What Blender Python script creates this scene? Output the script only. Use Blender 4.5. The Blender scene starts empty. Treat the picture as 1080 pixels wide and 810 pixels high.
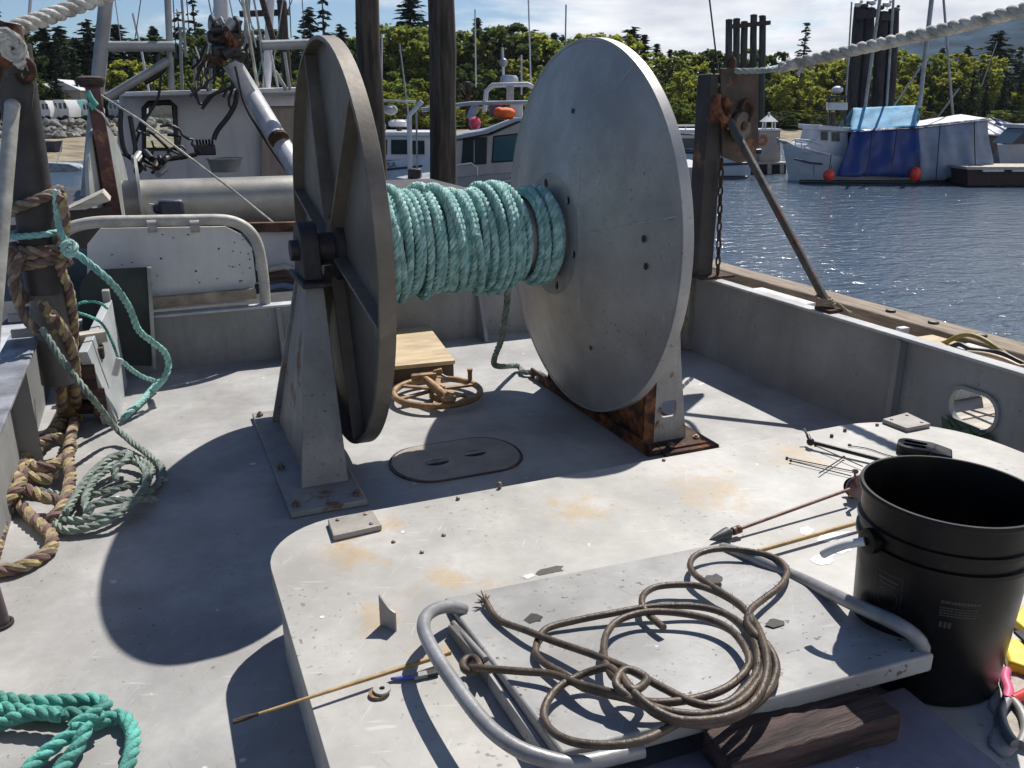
import bpy, bmesh, math, random
from mathutils import Vector, Matrix
random.seed(7)
S = bpy.context.scene
COL = S.collection
R_ = math.radians
# ------------------------------------------------------------------ camera
CAM = Vector((0, 0, 1.2))                      # eye, metres above the working deck (z = 0)
F, HY, VX = 890.0, 112.0, 142.0
PITCH = math.atan2(405 - HY, F)
YAW = math.atan2(540 - VX, math.hypot(F, 405 - HY))
FW = Vector((math.sin(YAW) * math.cos(PITCH), math.cos(YAW) * math.cos(PITCH), -math.sin(PITCH)))
RT = Vector((math.cos(YAW), -math.sin(YAW), 0))
UP = RT.cross(FW)
FH = Vector((math.sin(YAW), math.cos(YAW), 0))
cd = bpy.data.cameras.new('camera'); cam = bpy.data.objects.new('camera', cd); COL.objects.link(cam)
cd.sensor_fit = 'HORIZONTAL'; cd.sensor_width = 36.0; cd.lens = F / 1080 * 36
cd.clip_start = 0.02; cd.clip_end = 6000
cam.location = CAM; cam.rotation_euler = (math.pi / 2 - PITCH, 0, -YAW)
S.camera = cam
# ------------------------------------------------------------------ sun, sky, exposure
SUN = Vector((0.56, 0.495, 1.0)).normalized()
sd = bpy.data.lights.new('sun', 'SUN'); so = bpy.data.objects.new('sun', sd); COL.objects.link(so)
sd.energy = 5.0; sd.angle = R_(0.53); sd.color = (1.0, 0.955, 0.885)
so.rotation_euler = (-SUN).to_track_quat('-Z', 'Y').to_euler()
W = bpy.data.worlds.new('World'); S.world = W; W.use_nodes = True
S.view_settings.view_transform = 'Standard'; S.view_settings.look = 'None'
S.view_settings.exposure = 0.30; S.view_settings.gamma = 1.0
def build_sky():
    nt = W.node_tree; N = nt.nodes; L = nt.links; N.clear()
    out = N.new('ShaderNodeOutputWorld')
    sky = N.new('ShaderNodeTexSky'); sky.sky_type = 'NISHITA'; sky.sun_disc = False
    sky.sun_elevation = math.asin(SUN.z); sky.sun_rotation = math.atan2(SUN.x, SUN.y)
    sky.altitude = 0; sky.air_density = 1.0; sky.dust_density = 0.2; sky.ozone_density = 3.0
    b1 = N.new('ShaderNodeBackground'); b1.inputs['Strength'].default_value = 0.062
    hs = N.new('ShaderNodeMix'); hs.data_type = 'RGBA'; hs.blend_type = 'MULTIPLY'; hs.inputs[0].default_value = 1.0; hs.inputs[7].default_value = (0.86, 0.97, 1.14, 1)
    L.new(sky.outputs[0], hs.inputs[6]); L.new(hs.outputs[2], b1.inputs['Color'])
    tc = N.new('ShaderNodeTexCoord')
    sep = N.new('ShaderNodeSeparateXYZ'); L.new(tc.outputs['Generated'], sep.inputs[0])
    def M(op, a, b=None, c=None):
        n = N.new('ShaderNodeMath'); n.operation = op
        for i, x in enumerate((a, b, c)):
            if x is None: continue
            if isinstance(x, (int, float)): n.inputs[i].default_value = x
            else: L.new(x, n.inputs[i])
        return n.outputs[0]
    zz = M('ADD', M('MAXIMUM', sep.outputs['Z'], 0.0), 0.16)
    cx = M('DIVIDE', sep.outputs['X'], zz); cy = M('DIVIDE', sep.outputs['Y'], zz)
    cmb = N.new('ShaderNodeCombineXYZ'); L.new(cx, cmb.inputs[0]); L.new(cy, cmb.inputs[1])
    n1 = N.new('ShaderNodeTexNoise'); n1.inputs['Scale'].default_value = 0.85; n1.inputs['Detail'].default_value = 9
    n1.inputs['Roughness'].default_value = 0.56; n1.inputs['Distortion'].default_value = 0.25
    mp = N.new('ShaderNodeMapping'); mp.inputs['Location'].default_value = (3.7, 1.3, 0)
    L.new(cmb.outputs[0], mp.inputs[0]); L.new(mp.outputs[0], n1.inputs['Vector'])
    # the bank of cloud lies to starboard: cover grows along +X
    bias = M('MULTIPLY', M('SUBTRACT', M('MULTIPLY', sep.outputs['X'], 0.80), M('MULTIPLY', sep.outputs['Y'], 0.38)), 0.60)
    low = M('MULTIPLY', M('SUBTRACT', 0.10, sep.outputs['Z']), 0.55)
    high = M('MULTIPLY', M('MAXIMUM', M('SUBTRACT', sep.outputs['Z'], 0.36), 0.0), -1.5)
    cov = M('ADD', M('ADD', M('ADD', n1.outputs['Fac'], bias), low), high)
    mr = N.new('ShaderNodeMapRange'); mr.interpolation_type = 'SMOOTHSTEP'
    L.new(cov, mr.inputs['Value']); mr.inputs['From Min'].default_value = 0.41; mr.inputs['From Max'].default_value = 0.58
    n2 = N.new('ShaderNodeTexNoise'); n2.inputs['Scale'].default_value = 2.1; n2.inputs['Detail'].default_value = 6
    L.new(cmb.outputs[0], n2.inputs['Vector'])
    cr = N.new('ShaderNodeValToRGB'); cr.color_ramp.elements[0].position = 0.32; cr.color_ramp.elements[1].position = 0.66
    cr.color_ramp.elements[0].color = (0.60, 0.63, 0.70, 1); cr.color_ramp.elements[1].color = (0.97, 0.97, 0.98, 1)
    L.new(n2.outputs['Fac'], cr.inputs[0])
    b2 = N.new('ShaderNodeBackground'); b2.inputs['Strength'].default_value = 0.90
    L.new(cr.outputs[0], b2.inputs['Color'])
    mx = N.new('ShaderNodeMixShader'); L.new(mr.outputs[0], mx.inputs[0]); L.new(b1.outputs[0], mx.inputs[1]); L.new(b2.outputs[0], mx.inputs[2])
    L.new(mx.outputs[0], out.inputs['Surface'])
build_sky()

# ------------------------------------------------------------------ pixel helpers: positions from image pixels, by sight lines of the eye meeting planes
def ray(u, v): return FW + RT * ((u - 540) / F) - UP * ((v - 405) / F)
def onz(u, v, z): d = ray(u, v); return CAM + d * ((z - CAM.z) / d.z)
def onx(u, v, x): d = ray(u, v); return CAM + d * (x / d.x)
def ony(u, v, y): d = ray(u, v); return CAM + d * (y / d.y)
def B(u, v, D, off=0.0):                       # upright plane D metres ahead of the eye
    d = ray(u, v); return CAM + d * (D / d.dot(FH)) + FH * off
WATER = -1.5
def m_per_px(D): return D / F / 1.0

# ------------------------------------------------------------------ materials
def lin(c):
    return tuple((x / 12.92 if x <= 0.04045 else ((x + 0.055) / 1.055) ** 2.4) for x in c)
MATS = {}
def mat(name, col, rough=0.6, metal=0.0, var=0.25, scale=6.0, col2=None, rust=0.0, rust_col=(0.16, 0.055, 0.02), rust_scale=5.0,
        speck=0.0, speck_col=(0.8, 0.8, 0.78), speck_scale=40.0, bump=0.15, bump_scale=60.0, stretch=(1, 1, 1), transl=0.0, spec=0.5,
        streak=0.0, coat=0.0, scuff=0.0, grit=0.0, stains=None, stain_col=(0.40, 0.25, 0.08)):
    if name in MATS: return MATS[name]
    m = bpy.data.materials.new(name); m.use_nodes = True
    nt = m.node_tree; N = nt.nodes; L = nt.links
    bs = N['Principled BSDF']; out = N['Material Output']
    bs.inputs['Roughness'].default_value = rough; bs.inputs['Metallic'].default_value = metal
    bs.inputs['Specular IOR Level'].default_value = spec
    if coat: bs.inputs['Coat Weight'].default_value = coat
    tc = N.new('ShaderNodeTexCoord'); mp = N.new('ShaderNodeMapping'); mp.inputs['Scale'].default_value = stretch
    L.new(tc.outputs['Object'], mp.inputs[0]); P = mp.outputs[0]
    def noise(sc, det=4, ro=0.55, vec=None):
        n = N.new('ShaderNodeTexNoise'); n.inputs['Scale'].default_value = sc; n.inputs['Detail'].default_value = det
        n.inputs['Roughness'].default_value = ro; L.new(vec or P, n.inputs['Vector']); return n.outputs['Fac']
    def ramp(fac, a, b, ca=(0, 0, 0, 1), cb=(1, 1, 1, 1)):
        r = N.new('ShaderNodeValToRGB'); r.color_ramp.elements[0].position = a; r.color_ramp.elements[1].position = b
        r.color_ramp.elements[0].color = ca; r.color_ramp.elements[1].color = cb; L.new(fac, r.inputs[0]); return r.outputs[0]
    def mix(fac, a, b):
        x = N.new('ShaderNodeMix'); x.data_type = 'RGBA'
        if isinstance(fac, float): x.inputs[0].default_value = fac
        else: L.new(fac, x.inputs[0])
        for i, c in ((6, a), (7, b)):
            if isinstance(c, tuple): x.inputs[i].default_value = (*c[:3], 1)
            else: L.new(c, x.inputs[i])
        return x.outputs[2]
    c2 = col2 or tuple(max(0, x * (1 - var * 1.6)) for x in col)
    ch = tuple(min(1, x * (1 + var * 0.5)) for x in col)
    base = mix(ramp(noise(scale, 6), 0.36, 0.64), c2, ch)
    fine = noise(scale * 9, 3)
    base = mix(ramp(fine, 0.35, 0.75), base, mix(0.35, base, c2))
    if streak:
        mp2 = N.new('ShaderNodeMapping'); mp2.inputs['Scale'].default_value = (14, 14, 1.2); L.new(tc.outputs['Object'], mp2.inputs[0])
        s = noise(1.0, 5, 0.6, mp2.outputs[0])
        mm = N.new('ShaderNodeMath'); mm.operation = 'MULTIPLY'; mm.inputs[1].default_value = streak; L.new(ramp(s, 0.52, 0.72), mm.inputs[0])
        base = mix(mm.outputs[0], base, tuple(x * 0.35 for x in col))
    if rust:
        rn = noise(rust_scale, 7, 0.65); t = 0.72 - rust * 0.36
        rc = mix(ramp(noise(rust_scale * 6, 4), 0.35, 0.65), tuple(x * 0.5 for x in rust_col), tuple(min(1, x * 1.9) for x in rust_col))
        rf = ramp(rn, t, t + 0.07)
        base = mix(rf, base, rc)
    if speck:
        sn = noise(speck_scale, 2, 0.5); t = 0.80 - speck * 0.2
        base = mix(ramp(sn, t, t + 0.03), base, tuple(speck_col))
    if scuff:
        for k, (rot, ca) in enumerate(((0.35, tuple(min(1, x * 1.45 + .03) for x in col)), (1.35, tuple(x * 0.55 for x in col)), (2.3, tuple(min(1, x * 1.3 + .02) for x in col)))):
            m0 = N.new('ShaderNodeMapping'); m0.inputs['Rotation'].default_value = (0.25 * k, 0.3, rot); L.new(tc.outputs['Object'], m0.inputs[0])
            m3 = N.new('ShaderNodeMapping'); m3.inputs['Scale'].default_value = (5 + 2 * k, 80 + 25 * k, 40); m3.inputs['Location'].default_value = (k * 3.1, k * 1.7, 0)
            L.new(m0.outputs[0], m3.inputs[0]); sc_ = noise(1.0, 2, 0.5, m3.outputs[0])
            q = N.new('ShaderNodeMath'); q.operation = 'MULTIPLY'; q.inputs[1].default_value = scuff * .55; L.new(ramp(sc_, 0.67, 0.76), q.inputs[0])
            base = mix(q.outputs[0], base, ca)
        sm = noise(2.2, 8, 0.72); q = N.new('ShaderNodeMath'); q.operation = 'MULTIPLY'; q.inputs[1].default_value = scuff * .6; L.new(ramp(sm, 0.50, 0.68), q.inputs[0])
        base = mix(q.outputs[0], base, (col[0] * .52, col[1] * .49, col[2] * .44))
    if grit:
        gn = noise(75, 2, 0.5); gm = noise(3.5, 4, 0.6); q = N.new('ShaderNodeMath'); q.operation = 'MULTIPLY'; L.new(ramp(gn, 0.66, 0.70), q.inputs[0]); L.new(ramp(gm, 0.44, 0.60, (0, 0, 0, 1), (grit, grit, grit, 1)), q.inputs[1])
        base = mix(q.outputs[0], base, (.07, .05, .035))
    if stains:
        for (px, py, pr) in stains:
            g = N.new('ShaderNodeNewGeometry')
            d = N.new('ShaderNodeVectorMath'); d.operation = 'DISTANCE'; d.inputs[1].default_value = (px, py, 0.23)
            L.new(g.outputs['Position'], d.inputs[0])
            a = N.new('ShaderNodeMath'); a.operation = 'MULTIPLY_ADD'; a.inputs[1].default_value = -0.5 / pr; a.inputs[2].default_value = 0.30
            L.new(d.outputs['Value'], a.inputs[0])
            b = N.new('ShaderNodeMath'); b.operation = 'MULTIPLY_ADD'; L.new(noise(14, 8, 0.7), b.inputs[0]); b.inputs[1].default_value = 1.3; L.new(a.outputs[0], b.inputs[2])
            base = mix(ramp(b.outputs[0], 0.74, 0.98, (0, 0, 0, 1), (0.5, 0.5, 0.5, 1)), base, tuple(stain_col))
    L.new(base, bs.inputs['Base Color'])
    rr = N.new('ShaderNodeMath'); rr.operation = 'MULTIPLY_ADD'; rr.inputs[1].default_value = 0.25; rr.inputs[2].default_value = rough - 0.12
    L.new(noise(scale * 3, 4), rr.inputs[0]); L.new(rr.outputs[0], bs.inputs['Roughness'])
    if bump:
        bp = N.new('ShaderNodeBump'); bp.inputs['Strength'].default_value = bump; bp.inputs['Distance'].default_value = 0.01
        L.new(noise(bump_scale, 4, 0.6), bp.inputs['Height']); L.new(bp.outputs[0], bs.inputs['Normal'])
    if transl:
        t = N.new('ShaderNodeBsdfTranslucent'); L.new(base, t.inputs[0])
        ms = N.new('ShaderNodeMixShader'); ms.inputs[0].default_value = transl
        L.new(bs.outputs[0], ms.inputs[1]); L.new(t.outputs[0], ms.inputs[2]); L.new(ms.outputs[0], out.inputs['Surface'])
    MATS[name] = m
    return m

# ------------------------------------------------------------------ mesh helpers
class MB:
    def __init__(s): s.v = []; s.f = []; s.mi = []; s.cur = 0
    def add(s, vs, fs):
        b = len(s.v); s.v += [tuple(x) for x in vs]
        for f in fs: s.f.append(tuple(b + i for i in f)); s.mi.append(s.cur)
        return s
    def hexa(s, p):  # 4 bottom (ccw from above), 4 top
        return s.add(p, [(3, 2, 1, 0), (4, 5, 6, 7), (0, 1, 5, 4), (1, 2, 6, 5), (2, 3, 7, 6), (3, 0, 4, 7)])
    def box(s, c, d, rot=None):
        x, y, z = d[0] / 2, d[1] / 2, d[2] / 2
        P = [Vector(q) for q in ((-x, -y, -z), (x, -y, -z), (x, y, -z), (-x, y, -z), (-x, -y, z), (x, -y, z), (x, y, z), (-x, y, z))]
        if rot is not None: P = [rot @ q for q in P]
        return s.hexa([Vector(c) + q for q in P])
    def bx(s, x0, x1, y0, y1, z0, z1):
        return s.box(((x0 + x1) / 2, (y0 + y1) / 2, (z0 + z1) / 2), (abs(x1 - x0), abs(y1 - y0), abs(z1 - z0)))
    def beam(s, a, b, w, h, up=Vector((0, 0, 1))):   # rectangular bar from a to b
        a = Vector(a); b = Vector(b); d = (b - a).normalized()
        sx = d.cross(up)
        if sx.length < 1e-4: sx = d.cross(Vector((0, 1, 0)))
        sx.normalize(); sy = sx.cross(d)
        q = lambda p, i, j: p + sx * (i * w / 2) + sy * (j * h / 2)
        return s.hexa([q(a, -1, -1), q(a, 1, -1), q(b, 1, -1), q(b, -1, -1), q(a, -1, 1), q(a, 1, 1), q(b, 1, 1), q(b, -1, 1)])
    def tube(s, pts, r, n=10, cap=True, closed=False):
        pts = [Vector(p) for p in pts]; m = len(pts)
        rr = r if isinstance(r, (list, tuple)) else [r] * m
        T = []
        for i in range(m):
            a = pts[i - 1] if (i > 0 or closed) else pts[i]; b = pts[(i + 1) % m] if (i < m - 1 or closed) else pts[i]
            d = b - a; T.append(d.normalized() if d.length > 1e-9 else Vector((0, 0, 1)))
        nrm = T[0].orthogonal().normalized(); vs = []
        for i in range(m):
            nrm = (nrm - T[i] * nrm.dot(T[i]))
            nrm = nrm.normalized() if nrm.length > 1e-6 else T[i].orthogonal().normalized()
            bn = T[i].cross(nrm)
            for k in range(n):
                a = 2 * math.pi * k / n
                vs.append(pts[i] + (nrm * math.cos(a) + bn * math.sin(a)) * rr[i])
        fs = []
        for i in range(m if closed else m - 1):
            j = (i + 1) % m
            for k in range(n):
                k2 = (k + 1) % n
                fs.append((i * n + k, i * n + k2, j * n + k2, j * n + k))
        if cap and not closed:
            fs.append(tuple(range(n - 1, -1, -1))); fs.append(tuple((m - 1) * n + k for k in range(n)))
        return s.add(vs, fs)
    def lathe(s, prof, o=(0, 0, 0), ax=(0, 0, 1), n=32, closed_ends=True):  # prof: (radius, height)
        o = Vector(o); ax = Vector(ax).normalized(); e1 = ax.orthogonal().normalized(); e2 = ax.cross(e1)
        vs = []; fs = []
        for (r, h) in prof:
            for k in range(n):
                a = 2 * math.pi * k / n; vs.append(o + ax * h + (e1 * math.cos(a) + e2 * math.sin(a)) * r)
        for i in range(len(prof) - 1):
            for k in range(n):
                k2 = (k + 1) % n; fs.append((i * n + k, i * n + k2, (i + 1) * n + k2, (i + 1) * n + k))
        if closed_ends:
            fs.append(tuple(range(n - 1, -1, -1))); fs.append(tuple((len(prof) - 1) * n + k for k in range(n)))
        return s.add(vs, fs)
    def prism(s, poly, ext):
        n = len(poly); ext = Vector(ext); P = [Vector(p) for p in poly]
        vs = P + [p + ext for p in P]
        fs = [tuple(range(n - 1, -1, -1)), tuple(range(n, 2 * n))] + [(i, (i + 1) % n, n + (i + 1) % n, n + i) for i in range(n)]
        return s.add(vs, fs)
    def quad(s, a, b, c, d): return s.add([a, b, c, d], [(0, 1, 2, 3)])
    def ball(s, c, r, n=12, sc=(1, 1, 1)):
        prof = [(max(1e-4, r * math.sin(math.pi * i / n)), -r * math.cos(math.pi * i / n)) for i in range(n + 1)]
        b = len(s.v); s.lathe(prof, (0, 0, 0), (0, 0, 1), n * 2, False)
        for i in range(b, len(s.v)):
            x, y, z = s.v[i]; s.v[i] = (c[0] + x * sc[0], c[1] + y * sc[1], c[2] + z * sc[2])
        return s

def fin(o, mesh, ang=35):
    mesh.polygons.foreach_set('use_smooth', [True] * len(mesh.polygons))
    try: mesh.set_sharp_from_angle(angle=R_(ang))
    except Exception: pass
def obj(name, mb, m, parent=None, bevel=0.0, ang=35, fixn=True, loc=None):
    ang = max(ang, 50) if ang < 60 else ang
    me = bpy.data.meshes.new(name); me.from_pydata(mb.v, [], mb.f); me.validate()
    ms = m if isinstance(m, (list, tuple)) else [m]
    for x in ms: me.materials.append(x)
    if len(ms) > 1: me.polygons.foreach_set('material_index', mb.mi[:len(me.polygons)])
    if fixn:
        bm = bmesh.new(); bm.from_mesh(me); bmesh.ops.recalc_face_normals(bm, faces=bm.faces); bm.to_mesh(me); bm.free()
    fin(None, me, ang)
    o = bpy.data.objects.new(name, me); COL.objects.link(o)
    if parent is not None:
        o.parent = parent
        if loc is None: o.matrix_parent_inverse = Matrix.Translation(-Vector(parent.location))
    if loc is not None: o.location = loc
    if bevel:
        b = o.modifiers.new('bevel', 'BEVEL'); b.width = bevel; b.segments = 2; b.limit_method = 'ANGLE'; b.angle_limit = R_(40)
    return o
def tag(o, label, cat, group=None, kind=None):
    if label: o['label'] = label
    if cat: o['category'] = cat
    if group: o['group'] = group
    if kind: o['kind'] = kind
    return o
def thing(name, loc, label, cat, group=None):
    o = bpy.data.objects.new(name, None); o.empty_display_size = 0.1; COL.objects.link(o); o.location = loc
    return tag(o, label, cat, group)
def struct(o): o['kind'] = 'structure'; return o
def plate(name, outline, holes, M4, th, m, parent=None, bevel=0.0):
    """flat plate with real holes: outline and holes in local xy, thickness th centred, placed by matrix M4"""
    cu = bpy.data.curves.new(name + '_outline', 'CURVE'); cu.dimensions = '2D'; cu.fill_mode = 'BOTH'; cu.extrude = th / 2
    for loop in [outline] + holes:
        sp = cu.splines.new('POLY'); sp.points.add(len(loop) - 1); sp.use_cyclic_u = True
        for i, (x, y) in enumerate(loop): sp.points[i].co = (x, y, 0, 1)
    tmp = bpy.data.objects.new('tmp', cu); COL.objects.link(tmp)
    dg = bpy.context.evaluated_depsgraph_get()
    me = bpy.data.meshes.new_from_object(tmp.evaluated_get(dg)); bpy.data.objects.remove(tmp); bpy.data.curves.remove(cu)
    me.transform(M4); me.materials.clear(); me.materials.append(m); me.name = name
    bm = bmesh.new(); bm.from_mesh(me); bmesh.ops.remove_doubles(bm, verts=bm.verts, dist=1e-5); bmesh.ops.recalc_face_normals(bm, faces=bm.faces); bm.to_mesh(me); bm.free()
    fin(None, me)
    o = bpy.data.objects.new(name, me); COL.objects.link(o)
    if parent is not None: o.parent = parent; o.matrix_parent_inverse = Matrix.Translation(-Vector(parent.location))
    if bevel:
        b = o.modifiers.new('bevel', 'BEVEL'); b.width = bevel; b.segments = 2; b.limit_method = 'ANGLE'; b.angle_limit = R_(40)
    return o
def circ(cx, cy, r, n=24): return [(cx + r * math.cos(2 * math.pi * k / n), cy + r * math.sin(2 * math.pi * k / n)) for k in range(n)]
def rrect(x0, x1, y0, y1, r, n=6, rs=None):
    out = []; rs = rs or [r] * 4
    for (cx, cy, a0, q) in ((x1, y1, 0, rs[0]), (x0, y1, 90, rs[1]), (x0, y0, 180, rs[2]), (x1, y0, 270, rs[3])):
        sx = -1 if cx == x1 else 1; sy = -1 if cy == y1 else 1
        for k in range(n + 1):
            a = R_(a0 + 90 * k / n); out.append((cx + sx * q + q * math.cos(a), cy + sy * q + q * math.sin(a)))
    return out
FRAME_X = Matrix(((0, 0, 1, 0), (1, 0, 0, 0), (0, 1, 0, 0), (0, 0, 0, 1)))      # local x,y -> world y,z ; normal +x
FRAME_Y = Matrix(((1, 0, 0, 0), (0, 0, -1, 0), (0, 1, 0, 0), (0, 0, 0, 1)))     # local x,y -> world x,z ; normal -y
def smooth_path(pts, step, closed=False):
    P = [Vector(p) for p in pts]; n = len(P); out = []
    segs = n if closed else n - 1
    for i in range(segs):
        if closed: p0, p1, p2, p3 = P[(i - 1) % n], P[i], P[(i + 1) % n], P[(i + 2) % n]
        else:
            p1, p2 = P[i], P[i + 1]; p0 = P[i - 1] if i > 0 else p1 * 2 - p2; p3 = P[i + 2] if i + 2 < n else p2 * 2 - p1
        k = max(2, int((p2 - p1).length / step * 1.15))
        for j in range(k):
            t = j / k; t2 = t * t; t3 = t2 * t
            out.append(0.5 * ((2 * p1) + (p2 - p0) * t + (2 * p0 - 5 * p1 + 4 * p2 - p3) * t2 + (3 * p1 - p0 - 3 * p2 + p3) * t3))
    if not closed: out.append(P[-1])
    # even spacing
    res = [out[0]]; acc = 0
    for a, b in zip(out, out[1:]):
        d = (b - a).length
        while acc + d >= step and d > 1e-9:
            t = (step - acc) / d; a = a + (b - a) * t; res.append(a.copy()); d = (b - a).length; acc = 0
        acc += d
    return res
def rope_mb(paths, r, mats=1, pitch=None, sides=6, mb=None, strands=3, div=9, presampled=False):
    """laid rope: three strands twisted round each path; strand k takes material slot k % mats"""
    mb = mb or MB(); pitch = pitch or r * 6.5
    for pts in paths:
        C = smooth_path(pts, pitch / div)
        if len(C) < 3: continue
        T = [(C[min(i + 1, len(C) - 1)] - C[max(i - 1, 0)]).normalized() for i in range(len(C))]
        nrm = T[0].orthogonal().normalized(); fr = []
        for t in T:
            nrm = nrm - t * nrm.dot(t); nrm = nrm.normalized() if nrm.length > 1e-6 else t.orthogonal().normalized(); fr.append((nrm.copy(), t.cross(nrm)))
        ph = random.random() * 6
        for s in range(strands):
            path = []
            for i, c in enumerate(C):
                a = ph + 2 * math.pi * (i / div + s / strands)
                path.append(c + (fr[i][0] * math.cos(a) + fr[i][1] * math.sin(a)) * r * 0.50)
            mb.cur = s % mats
            mb.tube(path, r * 0.56, sides)
    mb.cur = 0
    return mb
FUZZ = random.Random(77)
def fuzz(paths, r, n, mb=None):
    """broken fibres standing off a worn rope"""
    mb = mb or MB()
    for pts in paths:
        C = smooth_path(pts, .006)
        for _ in range(int(n * len(C) * .006)):
            i = FUZZ.randrange(1, len(C) - 1); t = (C[i + 1] - C[i - 1]).normalized(); d = Vector((FUZZ.gauss(0, 1), FUZZ.gauss(0, 1), FUZZ.gauss(.3, 1))); d = (d - t * d.dot(t)).normalized()
            a = C[i] + d * r * .85; e = a + (d * FUZZ.uniform(.3, 1) + t * FUZZ.uniform(-1, 1)).normalized() * FUZZ.uniform(.004, .012); w = t.cross(d) * .0006
            mb.add([a - w, a + w, e], [(0, 1, 2)])
    return mb
def px_rope(uv, z, dz=None):
    """points of a rope lying on the level z (optionally raised per point)"""
    return [onz(p[0], p[1], z + (p[2] if len(p) > 2 else 0)) for p in uv]
# ------------------------------------------------------------------ palette
ALU = mat('aluminium_plate', (0.40, 0.41, 0.42), 0.42, 0.75, 0.12, 3.0, speck=0.0, bump=0.05, bump_scale=30, streak=0.12)
ALU_DULL = mat('aluminium_dull', (0.30, 0.295, 0.285), 0.55, 0.35, 0.25, 4.0, bump=0.08, streak=0.4)
DECK = mat('deck_paint', (0.375, 0.370, 0.362), 0.62, 0, 0.20, 3.0, scuff=0.6, grit=0.6, speck=0.40, speck_col=(0.72, 0.72, 0.70), speck_scale=11, rust=0.10, rust_col=(0.20, 0.15, 0.10), rust_scale=7, bump=0.12, bump_scale=25)
WALL = mat('bulwark_paint', (0.25, 0.255, 0.255), 0.6, 0, 0.18, 2.5, scuff=0.45, grit=0.6, rust=0.08, rust_scale=8, rust_col=(0.12, 0.08, 0.05), streak=0.25, bump=0.1, bump_scale=14)
CAPP = mat('worn_cap_paint', (0.50, 0.51, 0.53), 0.55, 0, 0.2, 9, rust=0.12, rust_scale=12)
HATCH = mat('hatch_paint', (0.415, 0.400, 0.370), 0.5, 0, 0.18, 4.0, scuff=0.6, grit=0.6, rust=0.10, rust_col=(0.25, 0.19, 0.12), rust_scale=9, speck=0.22, speck_scale=14, bump=0.10, bump_scale=18,
            stains=[(0.399, 1.835, 0.209), (0.342, 1.712, 0.190), (0.495, 1.522, 0.162), (0.571, 1.398, 0.114), (0.903, 1.712, 0.209), (0.314, 1.446, 0.133), (1.284, 1.693, 0.285), (1.664, 1.769, 0.238), (0.399, 1.284, 0.114)])
LID = mat('lid_paint', (0.37, 0.365, 0.355), 0.5, 0, 0.18, 6.0, scuff=0.7, grit=0.9, rust=0.12, rust_col=(0.22, 0.17, 0.11), rust_scale=11, speck=0.2, speck_scale=18, bump=0.12, bump_scale=22, streak=0.15)
STAND = mat('stand_paint', (0.33, 0.325, 0.31), 0.55, 0, 0.18, 5, scuff=0.5, grit=0.9, rust=0.34, rust_scale=6, rust_col=(0.15, 0.07, 0.035), streak=0.3)
RUST = mat('rusted_steel', (0.085, 0.042, 0.026), 0.88, 0.1, 0.5, 9, rust=0.55, rust_col=(0.15, 0.058, 0.024), rust_scale=5, bump=0.5, bump_scale=40)
DARKST = mat('dark_painted_steel', (0.045, 0.04, 0.04), 0.55, 0.1, 0.3, 6, rust=0.42, rust_col=(0.11, 0.05, 0.03), bump=0.3, bump_scale=30)
POSTP = mat('worn_post_paint', (0.045, 0.040, 0.040), 0.6, 0, 0.3, 7, rust=0.42, rust_col=(0.13, 0.06, 0.03), bump=0.3, bump_scale=30)
GALV = mat('galvanised_pipe', (0.34, 0.34, 0.33), 0.5, 0.3, 0.2, 10, rust=0.2, rust_scale=10, bump=0.1)
BOLT = mat('bolt_steel', (0.30, 0.22, 0.17), 0.6, 0.4, 0.4, 40, bump=0.2)
WHITEP = mat('white_weathered_board', (0.60, 0.61, 0.62), 0.6, 0, 0.08, 5, rust=0.10, rust_col=(0.10, 0.08, 0.06), rust_scale=16, streak=0.15)
PLY = mat('plywood', (0.52, 0.40, 0.24), 0.7, 0, 0.2, 6, rust=0.12, rust_col=(0.2, 0.14, 0.08), rust_scale=9, stretch=(1, 3, 1))
WOODD = mat('dark_weathered_timber', (0.075, 0.045, 0.04), 0.8, 0, 0.5, 9, bump=0.7, bump_scale=18, stretch=(0.5, 6, 6), rust=0.2, rust_col=(0.22, 0.16, 0.10))
DOCKW = mat('dock_timber', (0.50, 0.45, 0.38), 0.8, 0, 0.25, 6, bump=0.4, bump_scale=20, stretch=(0.6, 5, 5))
RAILW = mat('bull_rail_timber', (0.27, 0.21, 0.15), 0.8, 0, 0.3, 6, bump=0.5, bump_scale=20, stretch=(5, 0.6, 5))
TEAL = mat('teal_rope', (0.28, 0.51, 0.48), 0.75, 0, 0.3, 30, col2=(0.16, 0.34, 0.32), grit=0.6, bump=0.5, bump_scale=160)
TEALB = mat('bright_teal_rope', (0.13, 0.47, 0.40), 0.75, 0, 0.35, 14, grit=0.4, bump=0.5, bump_scale=160)
PALETEAL = mat('sun_bleached_teal_rope', (0.43, 0.63, 0.595), 0.8, 0, 0.3, 25, col2=(0.22, 0.42, 0.40), grit=0.6, bump=0.5, bump_scale=160)
GREYGRN = mat('grey_green_rope', (0.25, 0.31, 0.27), 0.75, 0, 0.3, 30, bump=0.5, bump_scale=160)
ROPE_TAN = mat('tan_rope_strand', (0.36, 0.28, 0.19), 0.8, 0, 0.3, 30, bump=0.5, bump_scale=160)
ROPE_YEL = mat('yellow_rope_strand', (0.42, 0.33, 0.17), 0.8, 0, 0.3, 30, bump=0.5, bump_scale=160)
ROPE_PUR = mat('purple_rope_strand', (0.19, 0.115, 0.105), 0.8, 0, 0.3, 30, bump=0.5, bump_scale=160)
ROPE_BRN = mat('brown_rope_strand', (0.20, 0.15, 0.11), 0.8, 0, 0.3, 30, bump=0.5, bump_scale=160)
ROPE_WHT = mat('white_mooring_rope', (0.60, 0.58, 0.52), 0.8, 0, 0.35, 14, grit=0.6, bump=0.5, bump_scale=120)
HOSE = mat('oiled_cable', (0.095, 0.066, 0.042), 0.45, 0, 0.35, 25, bump=0.2, bump_scale=150)
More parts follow.
